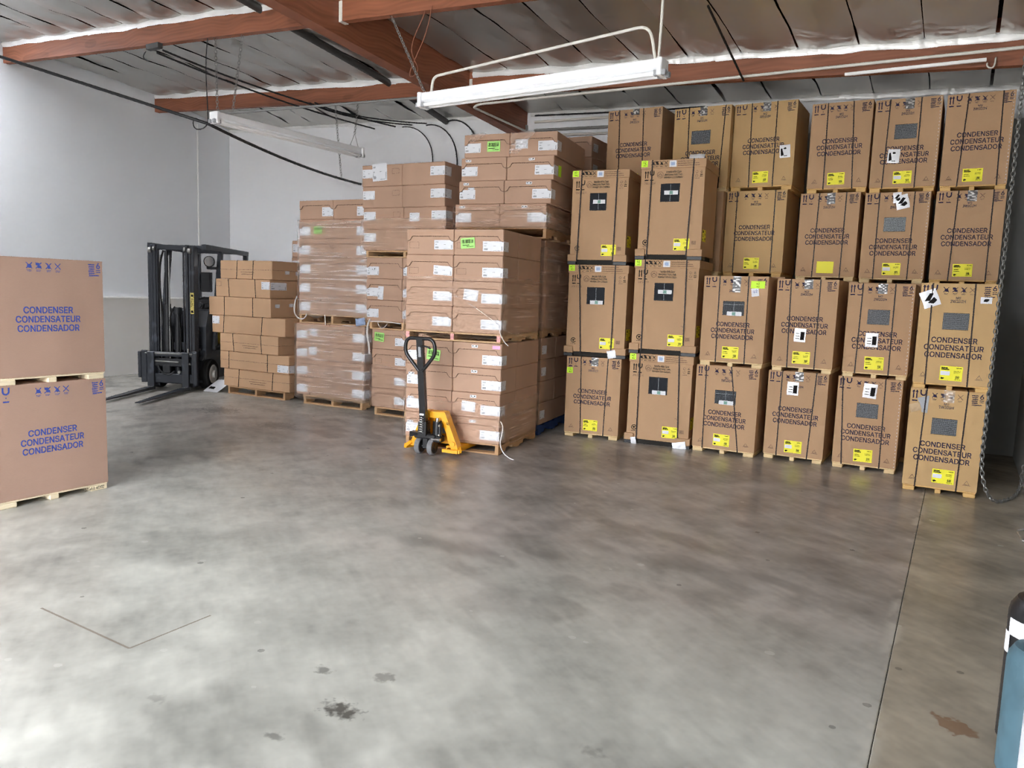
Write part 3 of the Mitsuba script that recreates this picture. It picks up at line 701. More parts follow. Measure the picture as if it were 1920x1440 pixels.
condenser('golden third-row condenser carton with no window, left of the dark gap', x - .025, y, 0, 2 * H, .675, H, 'kraft_gold', ((.175, .177), (.81, .81)), wood='wood_gold')
condenser('golden top-row condenser carton with a white pouch at its lower right', x, y, 0, 3 * H, w, H, 'kraft_gold', ((.28, .304), (.685, .688)), wood='wood_gold', pouches=((.85, .60, .115, .14, 3, 1),), tape=.10)
x, y, w, H = BACK['D']
condenser('third-row condenser carton with a faded yellow label', x - .05, y, 0, 2 * H, w, H, 'kraft_tan', ((.32, .29), (.77, .76)), rate=(.505, 0, False, 1), tape=.12)
condenser('top-row condenser carton with bold dark lettering, fourth from left', x, y, 0, 3 * H, w, H, 'kraft_tan', ((.266, .283), (.683, .76)), wood='wood_gold')
x, y, w, H = BACK['E']
condenser('third-row condenser carton with a pale grille window and two white pouches', x - .025, y, 0, 2 * H, w, H, 'kraft_tan', ((.226, .225), (.76, .753)), 'light', rate=(.5, 0, True), pouches=((.50, .065, .08, .11, 4, 2), (.58, .115, .125, .145, 14, 2)), dots=True)
condenser('top-row condenser carton with a grille window and a pouch over its lettering', x, y, 0, 3 * H, w, H, 'kraft_tan', ((.225, .2), (.69, .694)), 'grey', wood='wood_gold', rate=(.5, 0, True), pouches=((.34, .645, .115, .14, -3, 1),), tape=.11, dots=True)
x, y, w, H = BACK['F']
condenser('third-row condenser carton at the right end, without a window', x - .015, y, 0, 2 * H, .61, H, 'kraft_tan', ((.32, .284), (.82, .826)), wood='wood_gold', tape=.11)
condenser('condenser carton at the top right corner of the carton wall', x, y, 0, 3 * H, w, H, 'kraft_tan', ((.32, .264), (.82, .85)), wood='wood_gold', dots=True)

# ---- front row
def lime(u, v):
    def f(t, M, w, H):
        k = part(t, 'note_sticker', P(facing(plate(-.036, .036, -.034, .034), u * w, H - v, -.0006), 'paper_lime'), M, 'lime green note sticker')
        a = words('42', .022); a.apply_translation([0, .004, 0]); b = words('40', .022); b.apply_translation([.004, -.026, 0])
        part(k, 'handwriting', P(facing(cat(a, b), u * w, H - v, -.0014), 'ink_black'), M)
    return f
condenser('bottom-row condenser carton at the left end, with a lime green sticker', -3.970, 8.062, 7.8, 0, .657, .950, 'kraft_tan', ((.264, .305), (.76, .727)), tape=.10, extra=lime(.065, .165))
def c2x(t, M, w, H):
    k = part(t, 'note_sticker', P(facing(plate(-.072, .072, -.038, .038), w * .845, H - .085, -.0012), 'paper_lime'), M, 'wide lime green sticker')
    a = words('42', .018); a.apply_translation([-.0, .002, 0]); b = words('40', .018); b.apply_translation([.0, -.026, 0])
    part(k, 'handwriting', P(facing(cat(a, b), w * .845, H - .085, -.0020), 'ink_black'), M)
    k = part(t, 'paper_tag', P(facing(plate(-.038, .038, -.042, .042), w * .81, H - .165, -.0006, 8), 'paper_white'), M, 'small white tag')
    part(k, 'handwriting', P(facing(words('42', .03), w * .81, H - .17, -.0014, 8), 'ink_blue'), M)
condenser('bottom-row condenser carton with a black window, third from left', -2.458, 8.21, 1, 0, .672, .958, 'kraft_tan', ((.16, .17), (.56, .74)), 'black', rate=(.47, 0, True))
condenser('second-row condenser carton with a wide lime green sticker', -2.436, 8.21, 1, .958, .672, .962, 'kraft_tan', ((.25, .26), (.70, .715)), 'black', tape=.17, extra=c2x)
condenser('bottom-row condenser carton with a white pouch above its lettering', -1.72, 8.350, 0, 0, .600, .946, 'kraft_tan', ((.235, .225), (.80, .74)), pouches=((.425, .20, .115, .14, -1, 0),), rate=(.5, 0, True), tape=.10)
condenser('second-row condenser carton with a white pouch over its lettering, no window', -1.70, 8.350, 0, .946, .600, .960, 'kraft_tan', ((.23, .26), (.71, .71)), pouches=((.44, .635, .115, .14, -2, 0),), tape=.10)
condenser('bottom-row condenser carton with a pouch above its grille window', -1.030, 8.350, 0, 0, .590, .940, 'kraft_tan', ((.07, .155), (.737, .75)), 'grey', pouches=((.51, .145, .125, .145, -4, 0),), dots=True)
condenser('second-row condenser carton with a pouch over its lettering and a grille window', -1.005, 8.350, 0, .940, .592, .938, 'kraft_tan', ((.22, .2), (.71, .714)), 'grey', pouches=((.42, .63, .115, .14, 0, 0),), tape=.10, dots=True)
def torn(t, M, w, H):
    part(t, 'torn_patch', P(facing(poly([(-.045, .055), (.05, .085), (.045, -.075), (.0, -.07), (-.02, .0)], .0012), w * .175, H - .145, -.0006), 'paper_grey'), M, 'torn grey inner layer')
    part(t, 'torn_flap', P(facing(crumple(.09, .075, 9, .02, 9), w * .085, H - .175, -.0008, 20), 'kraft_edge', 40), M, 'peeled flap of torn cardboard')
condenser('golden torn condenser carton at the bottom right, next to the hanging chain', -.343, 7.742, 1, 0, .588, .938, 'kraft_gold', ((.22, .175), (.763, .73)), 'grey', wood='wood_gold', rate=(.545, .01, True), tape=.11, extra=torn)
condenser('golden second-row condenser carton with a tilted pouch, next to the hanging chain', -.338, 7.742, .5, .938, .592, .938, 'kraft_gold', ((.155, .17), (.70, .72)), 'grey', wood='wood_gold', rate=(.5, 0, True), pouches=((.13, .155, .135, .15, 22, 2),), extra=tag_white(.85, .14))

# ---- strapped appliance cartons with lids
def appliance(label, x, y, deg, z0, w, H, straps, sticker_mid, d=.70, side_label=True, scraps=()):
    t = thing('appliance_carton', label, 'carton'); M = at(x, y, z0, deg); SER[0] += 1
    m = 'kraft_tan'
    part(t, 'box', P(carton_body(w, d, .055, H - .07, SER[0], .0), m, 35), M)
    part(t, 'lid', cached(('lid', round(w, 3), round(H, 3)), lambda: P(cb(-.009, w + .009, -.009, d + .009, H - .092, H, .004), m)), M, 'cardboard lid cap')
    part(t, 'base', P(cb(.03, w - .03, .02, d - .02, 0, .056, .004), 'deck_dark'), M, 'dark base frame')
    for a, b in ((-.022, .125 * w), (.80 * w, w + .022)):
        f = part(t, 'corner_boot', P(cb(a, b, -.022, .15, .038, .115, .004), m), M, 'cardboard corner boot')
        part(f, 'foot', P(cb(a, b, -.02, .15, 0, .038, .003), 'pipe_black'), M)
    L = -.0095
    def ink(name, mesh, mt, label=None, y=-.0004): return part(t, name, P(mesh, mt) if not isinstance(mesh, dict) else mesh, M, label)
    k = part(t, 'note_sticker', P(facing(plate(-.036, .036, -.034, .034), .035, H - .038, L - .0006), 'paper_lime'), M, 'lime green note sticker')
    a = words('42', .022); a.apply_translation([0, .004, 0]); b = words('40', .022); b.apply_translation([.004, -.026, 0])
    part(k, 'handwriting', P(facing(cat(a, b), .035, H - .038, L - .0014), 'ink_black'), M)
    for q, u in enumerate((.185, .25, .32, .39)):
        part(t, 'handling_mark', cached(('pi', q, 'k'), lambda: P(facing(M_picto[q], 0, 0, -.0004), 'ink_black')), M @ shift(u * w, H - .032, L))
    k = part(t, 'square_label', P(facing(flat(Polygon([(-.034, -.03), (.034, -.03), (.034, .03), (-.034, .03)]).buffer(.004)), w * .50, H - .046, L - .0006), 'paper_white'), M, 'white square label with a blue emblem')
    part(k, 'emblem', P(facing(cat(plate(-.022, .022, -.018, .018), ), w * .50, H - .046, L - .0014), 'logo_blue'), M)
    part(t, 'lid_print', P(facing(cat(*[plate(w * .575, w * (.575 + q), -.004 - .022 * r, .003 - .022 * r) for r, q in enumerate((.27, .33, .34))]), 0, H - .024, L - .0004), 'ink_faint'), M, 'faint printed lines')
    zt = H - .118
    part(t, 'arrow_mark', cached(('ar', 'k'), lambda: P(facing(M_arrows, 0, 0, -.0004), 'ink_black')), M @ shift(.066, zt))
    part(t, 'glass_mark', cached(('cp', 'k'), lambda: P(facing(M_cup, 0, 0, -.0004), 'ink_black')), M @ shift(.122, zt))
    part(t, 'model_code', P(facing(words('2W2D2H', .024, .12), .10, zt - .142, -.0004), 'ink_faint'), M)
    ms = []
    for s, ww, r in (('Handle With Care', .165, 0), ('Manipuler Avec Soin', .195, 1), ('Manejar Con Cuidado', .205, 2)):
        q = words(s, .0215, ww, True); q.apply_translation([w * .515, -.021 - r * .0285, 0]); ms.append(q)
    part(t, 'lettering', P(facing(cat(ms), 0, zt - .002, -.0004), 'ink_black'), M, 'bold printed words Handle With Care, Manipuler Avec Soin, Manejar Con Cuidado')
    em = Point(0, 0).buffer(.036, 10).difference(Point(0, 0).buffer(.031, 10)).union(LineString([(-.022, -.008), (0, .014), (.022, -.008)]).buffer(.004)).union(LineString([(-.018, -.016), (.018, -.016)]).buffer(.003))
    part(t, 'emblem', P(facing(flat(em), w * .305, zt - .042, -.0004), 'ink_faint'), M)
    part(t, 'side_marks', P(facing(cat(flat(Point(0, .02).buffer(.014).difference(Point(0, .02).buffer(.010))), flat(Point(0, -.02).buffer(.014).difference(Point(0, -.02).buffer(.010))), plate(-.02, .03, -.052, -.047)), w * .875, zt - .04, -.0004), 'ink_faint'), M)
    q = words('6', .03); q.apply_translation([0, -.03, 0])
    part(t, 'stack_mark', P(facing(cat(q, plate(-.014, .014, -.050, -.042), plate(-.014, .014, -.068, -.060)), w * .945, zt - .004, -.0004), 'ink_black'), M)
    zw1 = H - .255; zw0 = zw1 - .195
    window(t, M, w * .325, w * .625, zw0, zw1, 'tall')
    zs = (zw0 + zw1) / 2 if sticker_mid else zw0 + .022
    k = part(t, 'seal_sticker', P(facing(plate(w * .385, w * .602, zs - .026 + .004, zs + .026 - .004), 0, 0, -.004), 'paper_white'), M, 'white sticker with a green square')
    part(k, 'emblem', P(facing(plate(w * .468, w * .522, zs - .018, zs + .018), 0, 0, -.0046), 'logo_green'), M)
    c = LineString([(.027 * math.cos(a), .027 * math.sin(a)) for a in np.linspace(.5, 5.8, 20)]).buffer(.004).union(Polygon([(-.013, .009), (.013, .009), (0, -.014)]).buffer(.002))
    part(t, 'round_logo', P(facing(cat(flat(c), plate(-.03, .03, -.044, -.040)), .085, .185, -.0004), 'ink_black'), M, 'round printed logo')
    part(t, 'corner_stamp', P(facing(cat(*[plate(-.022 + .01 * i, -.016 + .01 * i, -.02, .02) for i in range(5)]), w * .885, .185, -.0004), 'ink_faint'), M)
    part(t, 'crop_mark', P(facing(cat(plate(-.02, .0, -.002, .002), plate(-.002, .002, -.02, 0)), w * .80, .33, -.0004), 'ink_faint'), M)
    rating(t, M, w * .70, .165, 0, True)
    if side_label:
        S = M @ T().translate([w, 0, 0]).rotate([0, 0, 1], 90)
        rating(t, S, .14, .27, 0, False)
    for a, b in straps: part(t, 'strap', P(cat(strap(a * w, b * w, .03, H, .012), ).apply_translation([0, L - .0005, 0]) , 'strap_black'), M, 'dark packing strap')
    for sx, sz, sw, sh in scraps:
        part(t, 'torn_wrap', P(facing(crumple(sw, sh, SER[0] + int(sx * 10), .012, 9), sx * w, sz, -.0235, 12), 'pouch_white', 40), M, 'scrap of torn white wrap')
AX = (-3.985, 8.060, 7.7, .955)
appliance('second strapped carton up in the leftmost stack, its window sticker at the bottom', -3.990, 8.060, 7.7, .955, .700, 1.060, ((.18, .26), (.79, .78)), False, scraps=((.80, .045, .10, .09),))
appliance('topmost strapped carton of the leftmost stack, its window sticker in the middle', -3.992, 8.060, 7.7, 2.016, .655, 1.062, ((.167, .135), (.80, .787)), True)
appliance('bottom strapped carton of the second stack, standing on the floor with torn white scraps', -3.215, 8.153, 5.0, 0, .712, 1.033, ((.163, .17), (.787, .838)), False, side_label=True, scraps=((.13, .03, .06, .09), (.87, .03, .15, .085)))
appliance('middle strapped carton of the second stack, black window sticker at mid-height', -3.212, 8.153, 5.0, 1.034, .712, 1.050, ((.16, .167), (.81, .83)), True)
appliance('topmost strapped carton of the second stack, under a loose white pouch', -3.200, 8.153, 5.0, 2.085, .700, 1.076, ((.175, .157), (.825, .784)), True)
t = one('loose_pouch', P(cat(facing(crumple(.16, .10, 21, .02, 9), 0, 0, 0)), 'pouch_white', 40), 'white plastic pouch lying on top of the second strapped stack', 'pouch', M=T().translate([-2.62, 8.28, 3.195]).rotate([0, 0, 1], 10).rotate([1, 0, 0], -55))

# ------------------------------------------------------------------ pallets
def pallet(label, M, w, d, h, wood='wood_pallet', ends=None):
    t = thing('wooden_pallet', label, 'pallet')
    tb = .016
    n = 6
    for k in range(n):
        y0 = k * (d - .10) / (n - 1)
        part(t, 'deck_board', cached(('db', round(w, 3), wood, tb), lambda: P(cb(0, w, 0, .10, -tb, 0, .002), wood)), M @ T().translate([0, y0, h]))
    for q in (0, .5, 1):
        x0 = q * (w - .04)
        prof = Polygon([(0, tb), (d, tb), (d, h - tb), (0, h - tb)])
        nt = min(.035, h * .3)
        for c in (.27, .73): prof = prof.difference(Polygon([(d * c - .11, 0), (d * c + .11, 0), (d * c + .09, tb + nt), (d * c - .09, tb + nt)]))
        m = trimesh.creation.extrude_polygon(prof, .038, engine='earcut')
        m.apply_transform(np.array([[0, 0, 1, 0], [1, 0, 0, 0], [0, 1, 0, 0], [0, 0, 0, 1.0]])); m.apply_translation([x0, .004, 0])
        s = part(t, 'stringer', P(m, wood), M)
        if ends: part(s, 'painted_end', P(bx(x0 - .001, x0 + .039, .0015, .006, tb, h - tb), ends), M, 'pink painted end')
    for k, y0 in enumerate((0, d * .5 - .05, d - .10)):
        part(t, 'bottom_board', cached(('bb', round(w, 3), wood, tb), lambda: P(cb(0, w, 0, .10, 0, tb, .002), wood)), M @ T().translate([0, y0, 0]))
    return t

# ------------------------------------------------------------------ flat cartons
def ship_print(w, h, var):
    ms = [plate(-.44 * w, -.28 * w, .25 * h, .33 * h), plate(-.44 * w, -.34 * w, -.02 * h, .06 * h), plate(-.44 * w, -.26 * w, -.38 * h, -.20 * h), plate(.40 * w, .45 * w, -.42 * h, -.02 * h),
          plate(.02 * w, .36 * w, -.44 * h, -.40 * h), plate(.0 * w, .12 * w, .0, .05 * h)]
    return cat(ms)
def ship_label(t, M, face, u, z, w, h, deg=0, name='shipping_label', mt='paper_white', lab='white shipping label', pr=True, off=.0006):
    D = FRONT if face == 'F' else SIDE
    rot = T().rotate([0, 1, 0], -deg) if face == 'F' else T()
    base = M @ (T().translate([u, -off, z]) if face == 'F' else T().translate([u[0] + off, u[1], z])) @ rot
    k = part(t, name, cached(('slab', face, round(w, 3), round(h, 3), mt), lambda: P(facing(plate(-w / 2, w / 2, -h / 2, h / 2), M=D), mt)), base, lab)
    if pr: part(k, 'print', cached(('slp', face, round(w, 3), round(h, 3)), lambda: P(facing(ship_print(w, h, 0), M=D).apply_translation([0, -.0008, 0] if face == 'F' else [.0008, 0, 0]), 'paper_grey')), base)
    return k
def green_label(t, M, x, z, deg=0, w=.115, h=.09, off=.0085):
    base = M @ T().translate([x, -off, z]).rotate([0, 1, 0], -deg)
    k = part(t, 'barcode_label', cached(('gl', w, h), lambda: P(facing(plate(-w / 2, w / 2, -h / 2, h / 2)), 'paper_green')), base, 'green barcode label')
    def bars():
        r = random.Random(3); ms = []; x = -.42 * w
        while x < .40 * w:
            b = r.choice((.003, .005, .008)); ms.append(plate(x, x + b, -.02 * h, .34 * h)); x += b + r.choice((.003, .005, .007))
        ms += [plate(-.4 * w, .1 * w, -.22 * h, -.16 * h), plate(-.1 * w, .4 * w, -.36 * h, -.31 * h)]
        return cat(ms)
    part(k, 'print', cached(('glp', w, h), lambda: P(facing(bars()).apply_translation([0, -.0008, 0]), 'ink_black')), base)

def flat_carton(label, M, w, d, h, m='kraft_flat', flap=True, group=None, lab=None, wrap=None, outline=None, icon=None, green=None, notice=None, name='flat_carton', big=None, seams=()):
    t = thing(name, label, 'carton', group)
    part(t, 'box', cached(('fb', round(w, 3), round(d, 3), round(h, 3), m), lambda: P(cb(0.001, w - .001, 0, d, .001, h - .001, .007), m)), M)
    o = 0.0
    if flap:
        f = .27 * h
        part(t, 'lid_flap', cached(('fl', round(w, 3), round(h, 3), m), lambda: P(facing(poly([(.004, h - .003), (w - .004, h - .003), (w - .004, h - f * 1.75), (w - .035, h - f * 1.62), (w - .065, h - f), (.065, h - f), (.035, h - f * 1.62), (.004, h - f * 1.75)], .0078), 0, 0, .0005), m)), M)
        part(t, 'flap_edge', cached(('fe', round(w, 3), round(h, 3)), lambda: P(facing(flat(LineString([(w - .006, h - f * 1.75), (w - .035, h - f * 1.62), (w - .065, h - f), (.065, h - f), (.035, h - f * 1.62), (.006, h - f * 1.75)]).buffer(.0024), .0080), 0, 0, .0005), 'fold_dark')), M)
    if lab:
        u, z, lw, lh, dg = lab; ship_label(t, M, 'F', u, z, lw, lh, dg)
    if wrap:                                     # label folded round the right-hand corner
        z, lw, sw, lh = wrap
        ship_label(t, M, 'F', w - lw / 2 - .001, z, lw, lh)
        ship_label(t, M, 'S', (w, sw / 2 + .001), z, sw, lh)
    if outline:
        x, z = outline; a, b = .055, .032
        g = Polygon([(-a, -b), (a, -b), (a, b), (-a, b)]); g = g.difference(Polygon([(-a + .003, -b + .003), (a - .003, -b + .003), (a - .003, b - .003), (-a + .003, b - .003)]))
        part(t, 'printed_frame', cached('frame', lambda: P(facing(flat(g, .0008), 0, 0, -.0002), 'ink_faint')), M @ shift(x, z))
    if icon:
        for x, z, dg in icon:
            base = M @ T().translate([x, -.0085, z]).rotate([0, 1, 0], -dg)
            k = part(t, 'caution_tag', cached('ctag', lambda: P(facing(plate(-.035, .035, -.014, .014)), 'paper_white')), base, 'small white caution tag')
            part(k, 'print', cached('ctagp', lambda: P(facing(cat(flat(Point(-.02, .003).buffer(.006)), plate(-.006, .0, -.006, -.002), poly([(.008, -.006), (.026, .0), (.024, .009), (.01, .006)]))).apply_translation([0, -.0008, 0]), 'ink_black')), base)
    if green: green_label(t, M, *green)
    if notice:
        x, z, nw, nh, dg = notice; ship_label(t, M, 'F', x, z, nw, nh, dg, 'notice_sheet', 'paper_white', 'white notice sheet')
    return t

ORD = ['bottom', 'second', 'third', 'fourth', 'fifth', 'sixth', 'seventh']
def lay(k, n): return 'top layer' if k == n - 1 else ORD[k] + ' layer' 

def wrap_film(label, M, x0, x1, y0, y1, z0, z1, seed, off=.014, hem=.03, m='film_thin'):
    """stretch film pulled round a load: a thin sheet with horizontal pulls"""
    pts = [(x0 - off, y1), (x0 - off, y0 - off), (x1 + off, y0 - off), (x1 + off, y1)]
    P2, tt = [], []
    for a, b in zip(pts[:-1], pts[1:]):
        L = math.dist(a, b); n = max(4, int(L / .045))
        for i in range(n):
            f = i / n; P2.append((a[0] + (b[0] - a[0]) * f, a[1] + (b[1] - a[1]) * f))
            dx, dy = (b[0] - a[0]) / L, (b[1] - a[1]) / L; tt.append((dy, -dx))
    P2.append(pts[-1]); tt.append(tt[-1])
    P2, N = np.array(P2), np.array(tt)
    s = np.r_[0, np.cumsum(np.linalg.norm(np.diff(P2, axis=0), axis=1))]
    nz = max(6, int((z1 - z0) / .013)); V = []
    zz = np.linspace(0, 1, nz)
    for j, f in enumerate(zz):
        q = np.stack([s * 1.6, np.full_like(s, (z0 + (z1 - z0) * f) * 22), np.full_like(s, seed * 1.3)], -1)
        dsp = .009 * meshkit.fbm(q, 3, seed)
        hb = hem * (meshkit.noise(np.stack([s * 5, s * 0, s * 0 + seed], -1), 2) - .3) * (1 - f) ** 6
        ht = hem * (meshkit.noise(np.stack([s * 4, s * 0, s * 0 + seed], -1), 9) - .5) * f ** 6
        sag = .12 * math.sin(seed) * s / s[-1] * 0
        V.append(np.c_[P2 + N * (dsp[:, None] * 1.0 + .001), z0 + (z1 - z0) * f - hb + ht + sag])
    V = np.vstack(V); n = len(P2); F = []
    for j in range(nz - 1):
        a = j * n + np.arange(n - 1); F.append(np.c_[a, a + 1, a + n + 1]); F.append(np.c_[a, a + n + 1, a + n])
    return one('stretch_film', P(trimesh.Trimesh(V, np.vstack(F), process=False), m, True), label, 'stretch film', M=M)
def film_rope(M, pts, r, parent=None, label=None):
    pts = np.asarray(pts, float)
    m = tube(spline(pts, 26), r, 6); m.vertices += .35 * r * (meshkit.fbm(m.vertices * 60, 2, 3)[:, None] - .5)
    return part(parent, 'film_tail', P(m, 'film_edge', True), M, label or 'twisted tail of film')

# ---- front pallet stack behind the pallet jack
A4 = math.radians(9.0)
S4 = at(-3.976 - 1.08 * math.cos(A4), 6.573 - 1.08 * math.sin(A4), 0, 9.0)
pallet('worn brown wooden pallet under the front carton stack, forks inside it', S4, 1.08, 1.12, .108)
def stack4(M, z0, hh, n, upper, ph):
    for k in range(n):
        for c in range(2):
            w = .544
            for r, (y0, dd) in enumerate(((0, .42), (.423, .69))):
                x0 = c * .548 - .008 + rng.uniform(-.0015, .0015) + (0 if upper else 0)
                B = M @ T().translate([x0, y0 + rng.uniform(-.001, .001), z0 + k * hh])
                side = 'left' if c == 0 else 'right'
                if r: flat_carton(f'brown flat carton, back {side}, {lay(k, n)}, {ph}', B, w, dd, hh, flap=False); continue
                kw = {}
                if upper:
                    kw['outline'] = (.085, hh * .38)
                    if c == 0: kw['lab'] = (w - .12, hh * .40, .215, .095, -3 if k == 2 else 0)
                    else: kw['wrap'] = (hh * .36, .225, .13, .098)
                    if c == 1 and k == 3: kw['green'] = (.155, hh * .47, 4, .155, .105)
                    if c == 1 and k == 1: kw['notice'] = (.20, hh * .48, .16, .11, -6)
                else:
                    kw['wrap' if c else 'lab'] = (hh * .34, .215, .13, .098) if c else (.11, hh * .36, .20, .10, 0)
                    kw['icon'] = ([(.245, hh * .86, 0)] if c else ([(.065, hh * .60, 0)] if k < 3 else None))
                    if c == 0 and k == 3: kw['green'] = (.325, hh * .42, -6, .155, .115)
                    if c == 1 and k == 1: kw['notice'] = (.19, hh * .44, .155, .105, -3)
                t = flat_carton(f'brown flat carton, front {side}, {lay(k, n)}, {ph}', B, w, dd, hh, **kw)
                if not upper and c == 1 and k == 3: ship_label(t, B, 'F', w - .06, hh * .86, .085, .035, 0, 'pink_sticker', 'paper_pink', 'pink sticker', False, .0085)
stack4(S4, .108, .2585, 4, False, 'lower stack behind the pallet jack')
S4u = S4 @ T().translate([-.012, -.012, 0])
pallet('pallet with pink stringer ends between the two front carton stacks', S4u @ T().translate([0, 0, 1.146]), 1.08, 1.12, .092, 'wood_pallet_light', 'paint_pink')
stack4(S4u, 1.239, .2610, 4, True, 'upper stack above the pallet jack')
f4 = wrap_film('clear film round the lower two layers of the lower front stack', S4, -.01, 1.086, -.006, 1.11, .10, .52, 3)
k = wrap_film('clear film round the lower half of the upper front stack', S4u, -.01, 1.086, -.006, 1.11, 1.20, 1.80, 4)
film_rope(S4, [(1.10, -.02, .36), (1.13, -.03, .25), (1.12, -.05, .16), (1.15, -.08, .08), (1.24, -.10, .012), (1.30, -.13, .006)], .0055, f4)
film_rope(S4u, [(1.07, -.012, 1.30), (1.09, -.02, 1.24), (1.11, -.02, 1.20), (1.17, .0, 1.13)], .005, k)
film_rope(S4u, [(.55, -.016, 1.62), (.80, -.020, 1.50), (1.06, -.022, 1.34), (1.105, .2, 1.25), (1.107, .45, 1.24)], .0028, k)

# ---- second stack behind it, on a blue pallet, and the tall load on top
A = math.radians(8.0)
S4b = at(-4.20 - 1.05 * math.cos(A), 7.84 - 1.05 * math.sin(A), 0, 8.0)
pallet('blue pallet on the floor behind the front stack, beside the leftmost condenser stack', S4b, 1.05, 1.10, .12, 'wood_blue')
for lv, (zb, n) in enumerate(((.12, 4), (1.262, 4))):
    hh = .2575 if lv == 0 else .2545
    for k in range(n):
        for r, (y0, dd) in enumerate(((0, .50), (.503, .60))):
            B = S4b @ T().translate([rng.uniform(-.004, .004), y0, zb + k * hh])
            t = flat_carton(f'brown flat carton, {lay(k, n)}, {"far" if r else "near"} half, {"upper" if lv else "lower"} shaded stack behind the front stack', B, 1.05, dd, hh, flap=False)
            if r == 0 and lv == 0 and k != 1: ship_label(t, B, 'S', (1.05, .10), hh * .45, .16, .10)
pallet('pallet half hidden behind the upper front stack, between two shaded stacks', S4b @ T().translate([0, 0, 1.152]), 1.05, 1.1, .108, 'wood_pallet')
wrap_film('dull film round the shaded stack behind the front stack', S4b, -.01, 1.054, -.006, 1.10, 1.24, 2.20, 11)
A = math.radians(9.0)
S5 = at(-4.05 - 1.13 * math.cos(A), 7.69 - 1.13 * math.sin(A), 0, 9.0)
pallet('pallet under the tallest flat carton load in the middle', S5 @ T().translate([-.06, .02, 2.284]), 1.12, 1.1, .122, 'wood_pallet')
for k in range(4):
    for c in range(2):
        hh = .262; w = .565; dx = (-.07, -.025, -.005, .025)[k]
        B = S5 @ T().translate([dx + c * .568, rng.uniform(-.006, .006), 2.407 + k * hh])
        kw = dict(wrap=(hh * .42, .225, .14, .105)) if c else dict(lab=(.105, hh * .42, .20, .105, 0))
        kw['icon'] = None if k == 3 else [(.30 if c else .09, hh * .87, rng.uniform(-6, 6))]
        if k == 3 and c == 0: kw['green'] = (.37, hh * .46, 0, .16, .115)
        if k == 3 and c == 1: kw['notice'] = (.14, hh * .55, .15, .115, 0)
        if k == 1 and c == 0: kw['notice'] = (.15, hh * .74, .08, .075, 4)
        t = flat_carton(f'brown flat carton, {"right" if c else "left"}, {lay(k, 4)}, highest flat load in the middle', B, w, 1.08, hh, **kw)
        if k == 2 and c: ship_label(t, B, 'S', (w, .21), hh * .46, .10, .12, 0, 'yellow_label', 'paper_lime', 'yellow-green label', False)
def torn_film(w, h, seed, n=18):
    u, v = np.meshgrid(np.linspace(-.5, .5, n), np.linspace(-.5, .5, n))
    q = np.stack([u * 5, v * 5, u * 0 + seed], -1)
    z = .05 * meshkit.fbm(q, 3, 3) * (.5 - v) + .004
    x = u * w * (.35 + .65 * (v + .5)) + (v + .5) * w * .35 + .03 * (meshkit.noise(q, 5) - .5)
    y = v * h + .04 * (meshkit.noise(q * .7, 8) - .5)
    i = np.arange(n * n).reshape(n, n); a, b, c, d = i[:-1, :-1].ravel(), i[:-1, 1:].ravel(), i[1:, 1:].ravel(), i[1:, :-1].ravel()
    return trimesh.Trimesh(np.stack([x, y, z], -1).reshape(-1, 3), np.vstack([np.c_[a, b, c], np.c_[a, c, d]]), process=False)
f5 = wrap_film('torn clear film round the bottom layer of the tallest flat carton load', S5, -.075, 1.07, -.006, 1.08, 2.39, 2.64, 13)
k = one('stretch_film', P(facing(torn_film(.30, .24, 31), .66, 3.34, -.012, 0), 'film', True), 'torn flap of clear film hanging over the top front of the tallest load', 'stretch film', M=S5)
k = one('stretch_film', P(facing(torn_film(.20, .10, 35), .14, 3.41, -.012, 0), 'film', True), 'small scrap of clear film at the top left corner of the tallest load', 'stretch film', M=S5)
A = math.radians(4.0)
S4c = at(-4.27 - 1.0, 9.08, 0, 2.0)
for k in range(14):
    B = S4c @ T().translate([rng.uniform(-.01, .01) + (.0 if k < 13 else .01), 0, k * .2636])
    t = flat_carton('brown flat carton of the tall stack at the back, only its top right corner showing' if k == 13 else 'brown flat carton hidden in the tall stack at the back', B, 1.0, 1.05, .262, flap=k == 13, group=None if k == 13 else 'hidden flat cartons at the back')
    if k > 11: ship_label(t, B, 'S', (1.0, .13), .13, .15, .10)

# ---- third stack, partly hidden by the front stack
S3 = at(-6.66, 7.715, 0, 3.0)
def grid(M, x0, w, y0, d, z0, hh, n, ph, opts, m='kraft_flat', flap=True, dxs=None):
    for k in range(n):
        for c in range(2):
            B = M @ T().translate([x0 + c * (w / 2 + .0015) + (dxs[k] if dxs else 0) + rng.uniform(-.0006, .0006), y0 + rng.uniform(-.004, .004), z0 + k * hh])
            flat_carton(f'brown flat carton, {"right" if c else "left"}, {lay(k, n)}, {ph}', B, w / 2 - .0015, d, hh, m, flap, **opts(k, c, hh, w / 2))
pallet('pallet on the floor under the stack left of the front stack', S3 @ T().translate([.05, 0, 0]), 1.0, 1.1, .105, 'wood_pallet_light')
grid(S3, 0, 1.06, 0, 1.1, .105, .2565, 4, 'bottom load left of the front stack', lambda k, c, h, w: dict(lab=(w - .08, h * .42, .165, .10, 0), outline=(.10, h * .4) if k == 2 else None, green=(.12, h * .62, -4, .155, .115) if (k == 3 and c == 0) else None))
S3b = S3 @ T().translate([-.10, .0, 0])
pallet('pallet with loose film between the bottom and middle load left of the front stack', S3 @ T().translate([-.05, 0, 1.132]), 1.06, 1.1, .104, 'wood_pallet_light')
grid(S3, -.10, 1.14, 0, 1.1, 1.237, .2735, 3, 'middle load left of the front stack', lambda k, c, h, w: dict(lab=(.10, h * .38, .19, .11, 0), icon=[(.12, h * .45, 12)] if (k == 2 and c == 0) else None, notice=(.23, h * .35, .085, .17, -4) if (k == 1 and c == 0) else None))
